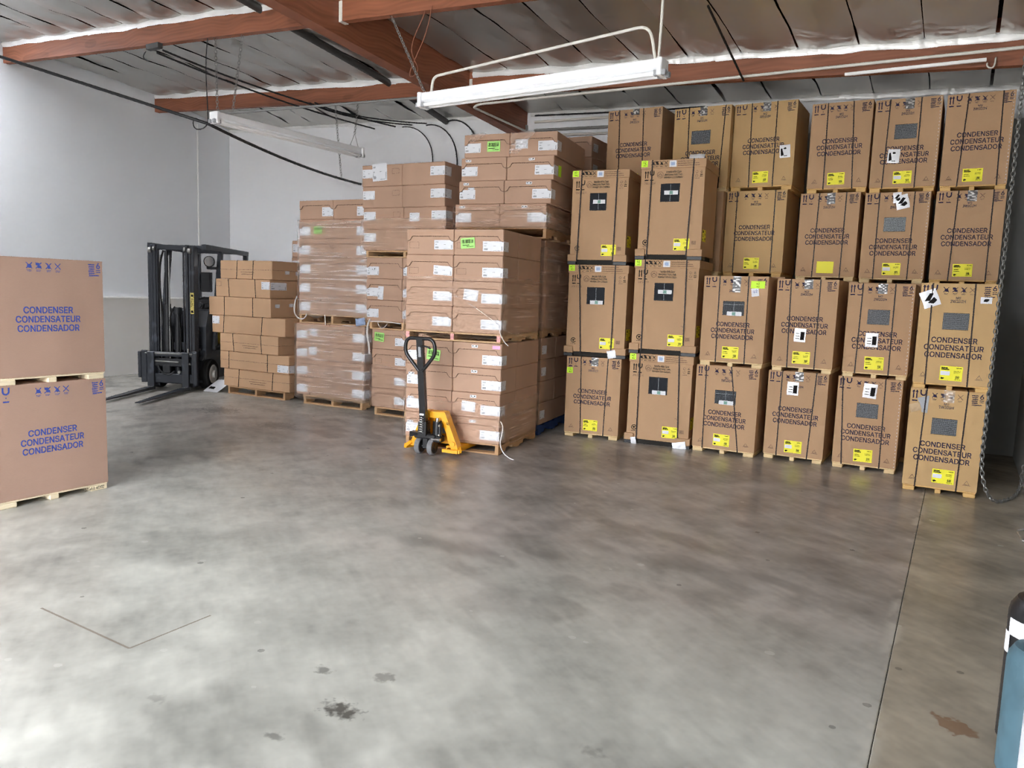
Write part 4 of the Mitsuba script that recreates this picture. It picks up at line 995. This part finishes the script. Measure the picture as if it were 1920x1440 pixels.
pallet('pallet under the load with plain square-edged cartons, upper middle', S3 @ T().translate([-.12, 0, 2.059]), 1.22, 1.1, .088, 'wood_pallet_light')
def op3(k, c, h, w):
    z = h * (.60 if k > 1 else .62)
    d = dict(wrap=(z, .21, .15, .11)) if c else dict(lab=(.105, z, .19, .11, 0), outline=(w - .105, h * .68))
    if k == 3 and c == 0: d['notice'] = (.285, h * .66, .23, .22, 3)
    if k == 1 and c: d['notice'] = (.17, h * .55, .15, .105, 0)
    return d
grid(S3, -.215, 1.275, .03, 1.08, 2.149, .2715, 4, 'plain upper load left of the highest load', op3, flap=False, dxs=(.03, .02, .0, -.01))
f3 = wrap_film('clear film round the lower half of the upper load of plain cartons', S3, -.20, 1.065, .024, 1.1, 2.13, 2.56, 17)
f3b = wrap_film('clear film round the bottom load left of the front stack', S3, -.004, 1.06, -.006, 1.1, .12, .66, 19)
film_rope(S3, [(-.02, -.02, 1.26), (-.06, -.03, 1.15), (-.05, -.03, 1.0), (-.03, -.02, .80)], .013, f3b, 'bunched film hanging from the pallet')
film_rope(S3, [(-.02, -.02, 1.23), (.2, -.025, 1.235), (.46, -.02, 1.22)], .008, f3b)
film_rope(S3, [(.10, -.02, 1.22), (.17, -.03, 1.15), (.26, -.02, 1.22)], .004, f3b)

# ---- tall wrapped stack
S2 = at(-8.0, 7.785, 0, 4.4)
pallet('pallet on the floor under the tall wrapped stack', S2 @ T().translate([.02, 0, 0]), 1.03, 1.05, .126, 'wood_pallet_light')
grid(S2, -.11, 1.19, 0, 1.05, .127, .2540, 4, 'lower load of the tall wrapped stack', lambda k, c, h, w: dict(wrap=(h * .36, .20, .14, .115)) if c else dict(lab=(.10, h * .38, .19, .11, 0), notice=((.30, h * .5, .14, .12, 0) if k == 2 else (.31, h * .6, .13, .12, 0) if k == 3 else None)))
pallet('pallet in the dark gap halfway up the tall wrapped stack', S2 @ T().translate([-.06, 0, 1.145]), 1.16, 1.05, .13, 'wood_pallet_light')
grid(S2, -.06, 1.18, 0, 1.05, 1.277, .2590, 6, 'upper load of the tall wrapped stack', lambda k, c, h, w: dict(lab=((w - .10 if c or k == 5 else .10), h * .40, .19, .12, 0), green=(.33, h * .45, 0, .14, .10) if (k == 4 and c == 0) else None, icon=[(w - .09, h * .86, 0)] if (k == 2 and c) else None))
for a, b, s, nm in ((.10, 1.13, 23, 'clear film round the lower load of the tall wrapped stack'), (1.255, 2.56, 29, 'shiny clear film round the upper load of the tall wrapped stack')):
    x0, x1 = (-.11, 1.08) if s == 23 else (-.06, 1.12)
    f2 = wrap_film(nm, S2, x0, x1, -.008, 1.05, a, b, s, hem=.06, m='film')
    r = random.Random(s)
    for q in range(16 if s == 29 else 10):
        zc = a + (b - a) * (.06 + .9 * r.random()); xa = x0 + (x1 - x0) * r.uniform(0, .35); xb = x0 + (x1 - x0) * r.uniform(.6, 1)
        film_rope(S2, [(xa, -.022, zc), ((xa + xb) / 2, -.026, zc + r.uniform(-.012, .012)), (xb, -.022, zc + r.uniform(-.03, .06))], r.uniform(.0016, .0038), f2, 'tight crease of film')
film_rope(S2, [(-.08, -.02, 1.52), (-.12, -.03, 1.40), (-.10, -.03, 1.25), (.0, -.03, 1.20), (.10, -.03, 1.28)], .010, f2, 'bunched film at the left corner')
film_rope(S2, [(.42, -.03, 1.27), (.43, -.035, 1.20), (.43, -.03, 1.14)], .008, f2)
one('blue_wrap', P(facing(crumple(.16, .10, 41, .04, 10), 1.02, 1.205, -.02, 10), 'logo_blue', 40), 'scrap of blue plastic in the gap of the tall wrapped stack', 'plastic', M=S2)

# ---- stack behind, only its upper left corner shows
S2b = at(-9.50, 9.0, 0, 1.0)
for k in range(9):
    B = S2b @ T().translate([rng.uniform(-.01, .01), 0, k * .2655])
    flat_carton('brown flat carton of the stack behind the tall wrapped stack, top, with a white label' if k == 8 else 'brown flat carton in the stack behind the tall wrapped stack', B, 1.1, 1.0, .264, flap=False, lab=(.13, .14, .22, .13, 0), group=None if k == 8 else 'flat cartons behind the tall wrapped stack')

# ---- pile of strapped long cartons by the forklift
S1 = at(0, 7.79, 0, 0)
pallet('small brown pallet under the pile of strapped cartons by the forklift', at(-9.54, 7.755, 0, 2), 1.18, 1.0, .115, 'wood_pallet')
ROWS = [(-9.63, -8.285, .115, .265, .55, (.245, .76), 'bottom', True), (-9.70, -8.275, .38, .265, .55, (.135, .70), 'second', True), (-9.69, -8.47, .645, .27, .62, (.23, .71), 'third', True), (-9.86, -8.36, .915, .265, .60, (.175, .70), 'fourth', False),
        (-9.93, -8.62, 1.18, .28, .75, (.26, .72), 'fifth', False), (-9.77, -8.66, 1.46, .27, .85, (.24, .73), 'sixth', False), (-9.69, -8.63, 1.73, .275, .85, (.34, .65), 'top', True)]
for n, (x0, x1, z, h, d, ss, o, lid) in enumerate(ROWS):
    w = x1 - x0; B = at(x0, 7.755 + .035 * (x0 + 9.54) + rng.uniform(-.012, .012), z, 2.0 + rng.uniform(-1, 1))
    t = thing('long_carton', f'long tan carton, {o} of the pile of seven beside the forklift' if o in ('bottom', 'top') else f'long tan carton, {o} from the floor in the pile of seven beside the forklift', 'carton')
    part(t, 'box', P(cb(0, w, 0, d, .002, h - .002, .006), 'kraft_small'), B)
    for s in ss: part(t, 'strap', P(cat(hull([(s * w + q + e, y, zz) for zz, q in ((0, .02 * (n % 3 - 1)), (h, 0)) for e in (-.005, .005) for y in (-.003, .002)]), bx(s * w - .005, s * w + .005, -.003, .3, h - .002, h + .0005)), 'strap_black'), B, 'dark strap')
    if lid: part(t, 'lid_edge', P(cat(bx(.0, w, -.002, .004, h * .50, h * .515), bx(w - .004, w + .002, 0, d, h * .50, h * .515)), 'ink_faint'), B, 'lid seam')
    if lid and n != 1: part(t, 'faint_print', P(facing(cat(*[plate(w * .40 + .02 * q, w * .66 - .03 * q, h * .36 - .03 * q, h * .36 + .008 - .03 * q) for q in range(2)]), 0, 0, -.0006), 'ink_faint'), B)
    if n == 1: ship_label(t, B, 'F', w - .115, h * .28, .22, .105); ship_label(t, B, 'S', (w, .07), h * .28, .13, .105)
    if n == 3: ship_label(t, B, 'F', .085, h * .72, .155, .115)
    if n == 5: ship_label(t, B, 'F', w - .085, h * .68, .165, .11); ship_label(t, B, 'S', (w, .17), h * .66, .32, .11)
    if n == 5: part(t, 'printed_frame', cached('frame', lambda: None) and P(facing(flat(Polygon([(-.045, -.035), (.045, -.035), (.045, .035), (-.045, .035)]).exterior.buffer(.002), .0008), .07, h * .72, -.0002), 'ink_faint'), B)
    for q, (yy, zz, ww) in enumerate({6: ((.30, .42, .09), (.52, .40, .09)), 4: ((.13, .62, .09), (.42, .66, .12))}.get(n, ())): ship_label(t, B, 'S', (w, yy), h * zz, ww, .05, 0, 'caution_tag', 'paper_white', 'small white tag')
pz = one('paper_sheet', P(cat(hull([(0, 0, 0), (.30, .02, 0), (.33, .30, .17), (.03, .26, .16), (.0, .0, .001), (.30, .02, .001), (.33, .30, .171), (.03, .26, .161)])), 'paper_white'), 'white printed sheet on the floor between the forklift wheel and the carton pile', 'paper', M=at(-9.97, 7.64, .003, 0))
part(pz, 'print', P(hull([(.05, .06, .037), (.16, .065, .034), (.16, .11, .062), (.05, .105, .065), (.05, .06, .039), (.16, .065, .036), (.16, .11, .064), (.05, .105, .067)]), 'ink_black'), at(-9.97, 7.64, .0045, 0))

# ------------------------------------------------------------------ forklift (front towards -y of its own frame)
FK = at(-10.27, 7.28, 0, 28.5)
t = thing('forklift', 'black and yellow forklift parked by the left wall, forks lowered', 'forklift')
def fp(name, mesh, m, label=None, smooth=False, parent=None): return part(parent or t, name, P(mesh, m, smooth), FK, label)
def ubeam(x0, x1, y0, y1, z0, z1): return cb(x0, x1, y0, y1, z0, z1, .008)
for s in (-1, 1):
    fp('mast_rail', cat(ubeam(s * .325 - .03, s * .325 + .03, .10, .24, .06, 2.19), ubeam(s * .29 - .02, s * .29 + .02, .09, .125, .06, 2.17)), 'truck_black', 'outer mast rail')
    fp('mast_rail', cat(ubeam(s * .245 - .025, s * .245 + .025, .08, .20, .07, 2.21), ubeam(s * .20 - .012, s * .20 + .012, .075, .10, .07, 2.15)), 'truck_black', 'inner mast rail')
    r = fp('mast_roller', cat(cyl((s * .30 - .02, .085, 2.12), (s * .30 + .02, .085, 2.12), .045, 16), cyl((s * .235 - .012, .07, 2.14), (s * .235 + .012, .07, 2.14), .035, 16)), 'steel_dull', 'worn steel roller', 35)
for q in ((-.34, .34, .12, .20, 2.13, 2.20), (-.32, .32, .16, .22, .62, .74), (-.32, .32, .16, .22, .10, .30)): fp('mast_crossbar', ubeam(*q), 'truck_black')
fp('lift_cylinder', cat(cyl((-.09, .15, .12), (-.09, .15, 1.32), .055, 18), cyl((-.09, .15, 1.30), (-.09, .15, 2.12), .028, 14)), 'truck_dark', 'hydraulic lift cylinder', 35)
fp('lift_cylinder', cat(cyl((.06, .17, .12), (.06, .17, 1.18), .045, 18), cyl((.06, .17, 1.17), (.06, .17, 1.27), .06, 18)), 'truck_dark', 'shorter hydraulic cylinder', 35)
fp('hose', cat(tube(spline([(-.155, .13, .6), (-.15, .12, 1.2), (-.15, .12, 2.02), (-.13, .14, 2.12)], 20), .014, 7), tube(spline([(-.03, .13, .55), (-.02, .12, .9), (.0, .12, 1.22), (.03, .15, 1.28)], 20), .012, 7), tube(spline([(.11, .13, .5), (.12, .12, .9), (.10, .12, 1.15)], 14), .012, 7)), 'rubber', 'hydraulic hoses', True)
fp('lift_chain', cat(bx(-.175, -.165, .10, .118, .5, 2.05), bx(-.045, -.03, .11, .125, .45, 2.05)), 'steel_dull', 'lift chain')
for s in (-1, 1):
    fp('carriage_plate', cat(ubeam(s * .385 - .045, s * .385 + .045, -.01, .03, .13, .62), ubeam(s * .45 - .025, s * .45 + .025, -.02, .02, .20, .60) if s < 0 else ubeam(s * .40 - .03, s * .40 + .03, -.02, .02, .10, .60)), 'truck_black', 'carriage end plate')
    f = fp('fork', cat(cb(s * .265 - .052, s * .265 + .052, -.05, -.012, .035, .60, .006), hull([(s * .265 + a, y, z) for a in (-.052, .052) for y, z0, z1 in ((-.012, .03, .075), (-.30, .03, .07), (-.95, .032, .055)) for z in (z0, z1)] + [(s * .265 + a, -1.44, z) for a in (-.03, .03) for z in (.034, .044)])), 'truck_black', 'long fork tine')
    part(f, 'worn_heel', P(bx(s * .265 - .05, s * .265 + .05, -.12, -.0505, .0755, .0765), 'steel_dull'), FK, 'worn steel patch')
fp('carriage_bar', cat(ubeam(-.38, .38, -.005, .03, .53, .60), ubeam(-.38, .38, -.005, .03, .13, .27)), 'truck_black')
fp('carriage_rod', cat(cyl((-.36, -.012, .575), (.36, -.012, .575), .012, 10), cyl((-.20, -.02, .46), (.16, -.02, .45), .014, 10), cyl((.24, -.02, .43), (.34, -.02, .43), .016, 10), cyl((.30, -.02, .60), (.30, -.02, .66), .010, 8)), 'steel', 'bright steel rods')
fp('side_shifter', cat(ubeam(-.25, .22, .0, .05, .38, .50), ubeam(-.10, .02, -.015, .04, .28, .40), tube(spline([(-.16, -.02, .40), (-.10, -.04, .30), (.0, -.04, .26), (.08, -.02, .31)], 14), .014, 6)), 'truck_dark', 'hydraulic side shifter')
fp('hose_fitting', cat(*[cyl((x, -.03, .30), (x, .02, .30), .022, 12) for x in (.16, .24, -.27)]), 'steel_dull')
# chassis
fp('chassis', cat(hull([(x, y, z) for x in (-.40, .40) for y, z0, z1 in ((.30, .14, .60), (.62, .14, .66), (1.7, .14, .66)) for z in (z0, z1)])), 'truck_black')
fp('cowl', hull([(x, y, z) for x in (-.41, .41) for y, z0, z1 in ((.36, .58, .98), (.46, .58, 1.22), (.72, .58, 1.24), (.80, .58, .9)) for z in (z0, z1)]), 'truck_black', 'black dashboard cowl')
fp('step_plate', cb(-.46, .46, .60, 1.30, .60, .66, .01), 'truck_dark', 'black step')
fp('counterweight', cat(hull([(x, y, z) for x, yy in ((-.48, 1.80), (.48, 1.80), (-.38, 2.1), (.38, 2.1)) for y in (yy,) for z in (.18, 1.02)] + [(x, 1.30, z) for x in (-.48, .48) for z in (.18, .95)])), 'truck_yellow', 'yellow counterweight')
fp('front_fender', cat(hull([(x, y, z) for x in (.34, .40) for y, z in ((.24, .12), (.24, .46), (.30, .52), (.40, .56), (.40, .12))])), 'truck_black', 'front fender')
for s in (-1, 1):
    for y, r, w in ((.46, .235, .16), (1.70, .20, .14)):
        xo = s * .435
        k = fp('wheel', lathe([(0, -w / 2), (r * .62, -w / 2), (r * .66, -w * .42), (r * .93, -w / 2), (r, -w * .38), (r, w * .38), (r * .93, w / 2), (r * .66, w * .42), (r * .62, w / 2), (0, w / 2)], 32).apply_transform(trimesh.transformations.rotation_matrix(math.pi / 2, [0, 1, 0])).apply_translation([xo - s * .04, y, r + .002]), 'rubber', 'black tyre', 35)
        part(k, 'rim', P(cat(lathe([(0, 0), (r * .60, 0), (r * .63, .012), (r * .50, .024), (r * .26, .016), (r * .22, .05), (0, .055)], 28).apply_transform(trimesh.transformations.rotation_matrix(s * math.pi / 2, [0, 1, 0])).apply_translation([xo - s * .04 + s * (w / 2 - .008), y, r + .002]), *[cyl((xo - s * .04 + s * (w / 2 + .006), y + r * .38 * math.cos(a), r + r * .38 * math.sin(a)), (xo - s * .04 + s * (w / 2 + .02), y + r * .38 * math.cos(a), r + r * .38 * math.sin(a)), .012, 8) for a in np.arange(6) * math.pi / 3]), 'rim_grey', 35), FK, 'pale grey wheel rim')
# overhead guard
def bar(a, b, r=.03): 
    a, b = np.array(a, float), np.array(b, float); d = b - a; u = np.cross(d, [0, 1, 0] if abs(d[1]) < .8 * np.linalg.norm(d) else [1, 0, 0]); u /= np.linalg.norm(u); w = np.cross(d, u); w /= np.linalg.norm(w)
    return hull([p + i * r * u + j * r * w for p in (a, b) for i in (-1, 1) for j in (-1, 1)])
for s in (-1, 1):
    fp('guard_post', bar((s * .41, .62, .62), (s * .42, .92, 2.18), .034), 'truck_black', 'front post of the overhead guard')
    fp('guard_post', bar((s * .42, 2.0, 1.0), (s * .42, 1.96, 2.18), .034), 'truck_black', 'rear post of the overhead guard')
    fp('guard_rail', bar((s * .42, .30, 2.20), (s * .42, 2.0, 2.18), .036), 'truck_black')
fp('guard_bar', cat(*[bar((-.42, y, 2.19), (.42, y, 2.19), .024) for y in (.32, .65, 1.0, 1.35, 1.7, 1.98)]), 'truck_black', 'roof bars of the overhead guard')
lm = fp('work_lamp', lathe([(0, .0), (.05, .01), (.085, .055), (.088, .085), (.075, .09)], 24).apply_transform(trimesh.transformations.rotation_matrix(math.pi / 2, [1, 0, 0])).apply_translation([.36, .70, 1.99]), 'truck_dark', 'round work lamp', 35)
part(lm, 'lens', P(cyl((.36, .612, 1.99), (.36, .622, 1.99), .074, 24), 'chrome', 35), FK, 'bright round lens')
part(lm, 'bracket', P(cb(.30, .44, .66, .76, 1.87, 1.91), 'truck_dark'), FK)
fp('control_box', cb(-.37, -.20, 1.94, 2.04, 1.50, 1.84, .01), 'truck_dark', 'black box on the rear post')
wr = fp('steering_wheel', tube([( .12 + .19 * math.cos(a), .92 + .16 * math.sin(a), 1.32 + .09 * math.sin(a)) for a in np.linspace(0, 2 * math.pi, 28, endpoint=False)], .014, 8, True), 'rubber', 'black steering wheel', True)
part(wr, 'column', P(cyl((.12, .80, 1.0), (.12, .92, 1.31), .03, 12), 'truck_dark', 35), FK)
part(wr, 'spoke', P(cat(*[tube([(.12, .92, 1.315), (.12 + .18 * math.cos(a), .92 + .15 * math.sin(a), 1.32 + .085 * math.sin(a))], .010, 6) for a in (.5, 2.6, 4.7)]), 'truck_dark'), FK)
fp('seat', cat(cb(-.25, .25, 1.15, 1.60, .98, 1.10, .04), cb(-.24, .24, 1.55, 1.69, 1.05, 1.42, .05)), 'truck_dark', 'black operator seat')
fp('seat_hood', cb(-.40, .40, 1.05, 1.70, .66, 1.0, .03), 'truck_yellow', 'yellow hood under the seat')
fp('fuel_tank', lathe([(0, -.36), (.10, -.35), (.16, -.28), (.17, -.2), (.17, .2), (.16, .28), (.10, .35), (0, .36)], 28).apply_transform(trimesh.transformations.rotation_matrix(math.pi / 2, [0, 1, 0])).apply_translation([.08, 1.92, 1.20]), 'enamel_white', 'white gas tank across the back', 35)
fp('control_lever', cat(*[tube([(x, .78, 1.12), (x + .01, .82, 1.30)], .008, 6) for x in (.30, .35, .40)], *[trimesh.creation.icosphere(1, .02).apply_translation([x + .01, .82, 1.31]) for x in (.30, .35, .40)]), 'steel_dull', 'control levers')
ws = fp('warning_sign', cb(.296, .352, .086, .0885, 1.18, 1.50, .0008), 'sign_yellow', 'yellow warning plate on the mast')
part(ws, 'print', P(facing(cat(plate(.306, .342, 1.44, 1.475), *[plate(.306, .340 - .006 * (q % 3), 1.40 - .022 * q, 1.408 - .022 * q) for q in range(6)], plate(.306, .342, 1.20, 1.235)), 0, 0, .0855), 'ink_black'), FK)
fp('data_plate', cb(.16, .30, .352, .3565, .86, .95, .001), 'paper_grey', 'small grey data plate')
fp('marker_light', cb(.20, .33, .337, .345, .61, .64, .003), 'chrome', 'bright marker strip')

# ------------------------------------------------------------------ pallet jack
JK = at(-4.53, 6.17, 0, 9.0)
t = thing('pallet_jack', 'yellow pallet jack with a black looped handle pushed under the front stack', 'pallet jack')
def jp(name, mesh, m, label=None, smooth=False, parent=None): return part(parent or t, name, P(mesh, m, smooth), JK, label)
X0 = -.075
loop = rounded([(X0 - .02, -.115, .86), (X0 - .172, -.135, 1.04), (X0 - .150, -.145, 1.185), (X0 + .150, -.145, 1.185), (X0 + .172, -.135, 1.04), (X0 + .02, -.115, .86)], .085, 7)
h = jp('handle_loop', tube(loop, .018, 10), 'jack_black', 'black looped grip', 40)
part(h, 'lever', P(tube(spline([(X0 + .02, -.16, 1.105), (X0 + .08, -.165, 1.108), (X0 + .125, -.16, 1.09)], 12), .009, 7), 'jack_black', True), JK, 'release lever')
tl = jp('tiller', hull([(X0 + s * .034, y, z) for s in (-1, 1) for y, z in ((-.125, 1.19), (-.165, 1.19), (.0, .33), (-.055, .33))]), 'jack_black', 'flat black tiller')
part(tl, 'decal', P(hull([(X0 + a, y - .0305 - .02 + .012, z) for a in (-.014, .014) for y, z in ((-.118, 1.10), (-.105, 1.0))] + [(X0 + a, y - .032 - .02 + .012, z) for a in (-.014, .014) for y, z in ((-.118, 1.10), (-.105, 1.0))]), 'paper_grey'), JK, 'small grey decal')
part(tl, 'white_band', P(cb(X0 - .024, X0 + .024, -.079, -.07, .405, .425, .001), 'paper_white'), JK, 'white band')
part(tl, 'clevis', P(cat(hull([(X0 + s * .045, y, z) for s in (-1, 1) for y in (-.07, .03) for z in (.20, .34)]), ), 'jack_black'), JK, 'black tiller base')
part(tl, 'return_spring', P(tube([(X0 + .022 * math.cos(a), -.088 + .018 * math.sin(a), .23 + .0085 * a / 2.2) for a in np.linspace(0, 40, 90)], .004, 5), 'chrome', True), JK, 'bright coil spring')
pb = jp('pump', cat(cyl((.055, .02, .14), (.055, .02, .345), .045, 18), cb(-.02, .12, -.03, .07, .135, .20, .01), cyl((.10, -.01, .20), (.10, -.01, .33), .022, 12)), 'jack_black', 'black hydraulic pump', 35)
part(pb, 'piston', P(cyl((.055, .02, .34), (.055, .02, .38), .02, 14), 'chrome', 35), JK, 'bright piston')
for z in (.31, .215): part(pb, 'fitting', P(trimesh.creation.icosphere(1, .012).apply_translation([.10, -.034, z]), 'chrome', 35), JK, 'bright fitting')
part(pb, 'cross_pin', P(cyl((.02, -.035, .168), (.12, -.035, .168), .016, 12), 'chrome', 35), JK, 'bright cross pin')
jp('steer_bracket', cat(cb(X0 - .10, X0 + .14, -.05, .05, .165, .215, .01), cb(X0 - .012, X0 + .05, -.03, .03, .06, .18, .006), hull([(X0 - .15, -.05, .17), (X0 - .15, .03, .17), (X0 - .05, -.06, .20), (X0 - .05, .05, .20), (X0 - .15, -.05, .225), (X0 - .15, .03, .225), (X0 - .05, -.06, .225), (X0 - .05, .05, .225)])), 'jack_black', 'black steering bracket')
jp('axle', cyl((X0 - .07, -.01, .083), (X0 + .11, -.01, .083), .012, 12), 'chrome', 'steel axle')
for x in (X0 - .052, X0 + .092):
    w = jp('steer_wheel', lathe([(.03, -.028), (.062, -.028), (.078, -.025), (.083, -.016), (.083, .016), (.078, .025), (.062, .028), (.03, .028), (.03, -.028)], 30).apply_transform(trimesh.transformations.rotation_matrix(math.pi / 2, [0, 1, 0])).apply_translation([x, -.01, .0835]), 'tread_grey', 'grey rubber steering wheel', 35)
    part(w, 'hub', P(cat(*[cyl((x + s * .018, -.01, .0835), (x + s * .0295, -.01, .0835), .066, 26) for s in (-1, 1)], *[cyl((x + s * .029, -.01, .0835), (x + s * .034, -.01, .0835), .024, 16) for s in (-1, 1)]), 'jack_black', 35), JK, 'black wheel hub')
# yoke and forks
fr = jp('frame', cat(
    hull([(x, y, z) for x in (-.09, .09) for y, z in ((.05, .435), (.16, .435), (.05, .37), (.16, .37))]),
    hull([(x, y, z) for x, z in ((-.08, .42), (.08, .42), (-.15, .10), (.15, .10)) for y in (.135, .16)])), 'jack_yellow', 'yellow upright frame')
for s in (-1, 1):
    a = jp('side_arm', hull([(s * e, y, z) for e, z in ((.055, .44), (.115, .44), (.125, .425), (.20, .062), (.272, .062), (.272, .085)) for y in (.05, .15)]), 'jack_yellow', 'slanting yellow side arm')
    if s > 0:
        part(a, 'pivot_pin', P(cat(cyl((.225, .03, .125), (.225, .06, .125), .022, 14)), 'jack_yellow', 35), JK)
    f = jp('fork', cat(hull([(s * .195 + e, y, z) for e in (-.075, .075) for y in (.10, 1.02) for z in (.068, .085)] + [(s * .195 + e, 1.14, z) for e in (-.04, .04) for z in (.055, .07)]), *[cb(s * .195 + e - .006, s * .195 + e + .006, .10, 1.02, .035, .072, .003) for e in (-.069, .069)]), 'jack_yellow', 'yellow fork')
    part(f, 'load_roller', P(cyl((s * .195 - .035, .95, .037), (s * .195 + .035, .95, .037), .036, 16), 'rubber', 35), JK)
    jp('push_rod_foot', cat(bar((s * .30, -.0, .055), (s * .265, .11, .055), .016), bar((s * .30, .0, .055), (s * .13, .0, .058), .016) if s > 0 else bar((s * .30, .0, .055), (s * .26, .05, .10), .016), bar((s * .31, .02, .06), (s * .26, .11, .075), .018)), 'jack_yellow', 'yellow fork toe')
k = jp('decal', cb(.035, .095, .132, .1365, .205, .265, .001), 'logo_blue', 'blue sticker on the frame')
k = jp('load_mark', P and cat(facing(flat(LineString([(-.014, -.010), (.014, -.010), (.014, .010), (-.014, .010), (-.014, -.010)]).buffer(.0018).union(LineString([(-.005, -.01), (-.005, .01)]).buffer(.0018)).union(LineString([(.005, -.01), (.005, .01)]).buffer(.0018))), .155, .325, .0495, -24)), 'ink_black', 'small black printed mark')

# ------------------------------------------------------------------ things at the right edge
CX, CY = .345, 7.50
pts = [(CX - .095, CY + .02, 4.02)] + [(CX - .095 + .0 * z, CY + .02 - .0 * z, z) for z in np.linspace(3.6, .42, 14)] + [(CX - .075, CY + .02, .24), (CX + .0, CY + .08, .06), (CX + .10, CY + .25, .016), (CX + .19, CY + .50, .014), (CX + .25, CY + .8, .05), (CX + .275, CY + 1.0, .22)]
one('hoist_chain', P(chain(spline(pts, 160), .052, .0052, None, 8), 'steel_dull'), 'long steel chain hanging down beside the right end of the carton wall', 'chain')
one('bent_wire', P(cat(tube(rounded([(.60, 6.90, .02), (.485, 6.60, .05), (.52, 6.49, .012), (.60, 6.47, .012)], .02, 4), .006, 6), cyl((.515, 6.485, .012), (.55, 6.475, .012), .010, 8)), 'chrome', 35), 'bent bright wire on the floor at the right edge', 'wire')
def tank(label, x, y, r, h, m, shoulder, extra=None):
    k = thing('gas_cylinder', label, 'gas cylinder'); M = at(x, y, 0, 0)
    part(k, 'body', P(lathe([(0, 0), (r * .92, 0), (r, .02), (r, h - r * .75), (r * .96, h - r * .5), (r * .8, h - r * .22), (r * .45, h - .02), (r * .28, h), (0, h)], 36), m, 30), M)
    if shoulder: part(k, 'shoulder', P(lathe([(r + .0012, h * .80), (r + .0012, h - r * .75), (r * .96 + .001, h - r * .5), (r * .8 + .001, h - r * .22), (r * .45, h - .018), (r * .27, h + .002)], 36), shoulder, 30), M, 'black painted shoulder')
    part(k, 'valve', P(cat(cyl((0, 0, h - .005), (0, 0, h + .05), .018, 14), cyl((-.03, 0, h + .035), (.03, 0, h + .035), .009, 10), cyl((0, 0, h + .05), (0, 0, h + .065), .028, 14)), 'steel', 35), M, 'metal valve')
    return k, M
def band(r, z0, z1, a0, a1, off=.002, taper=0.0):
    a = np.radians(np.linspace(a0, a1, 14)); V = []
    for z, rr in ((z0, r), (z1, r - taper)): V += [((rr + off) * math.cos(q), (rr + off) * math.sin(q), z) for q in a]
    n = 14; F = []
    for i in range(n - 1): F += [(i, i + 1, n + i + 1), (i, n + i + 1, n + i)]
    return trimesh.Trimesh(np.array(V), F, process=False)
k, M = tank('black-topped gas cylinder with a white label at the lower right edge', .372, 3.41, .118, .60, 'tank_black', 'tank_black')
part(k, 'paper_label', P(band(.118, .435, .50, 200, 262, .0022, .0), 'paper_white'), M, 'white label')
part(k, 'hazard_diamond', P(facing(poly([(0, .04), (.032, 0), (0, -.04), (-.032, 0)]), 0, 0, 0), 'logo_green'), M @ T().translate([.015, -.1205, .475]), 'green diamond sticker')
part(k, 'paper_label', P(band(.118, .36, .44, 185, 205, .0024), 'paper_white'), M, 'white label')
tank('teal gas cylinder in front of the black one at the lower right edge', .352, 3.16, .108, .50, 'tank_teal', None)
tank('white gas cylinder nearest the camera at the lower right corner', .410, 2.915, .120, .56, 'tank_white', None)
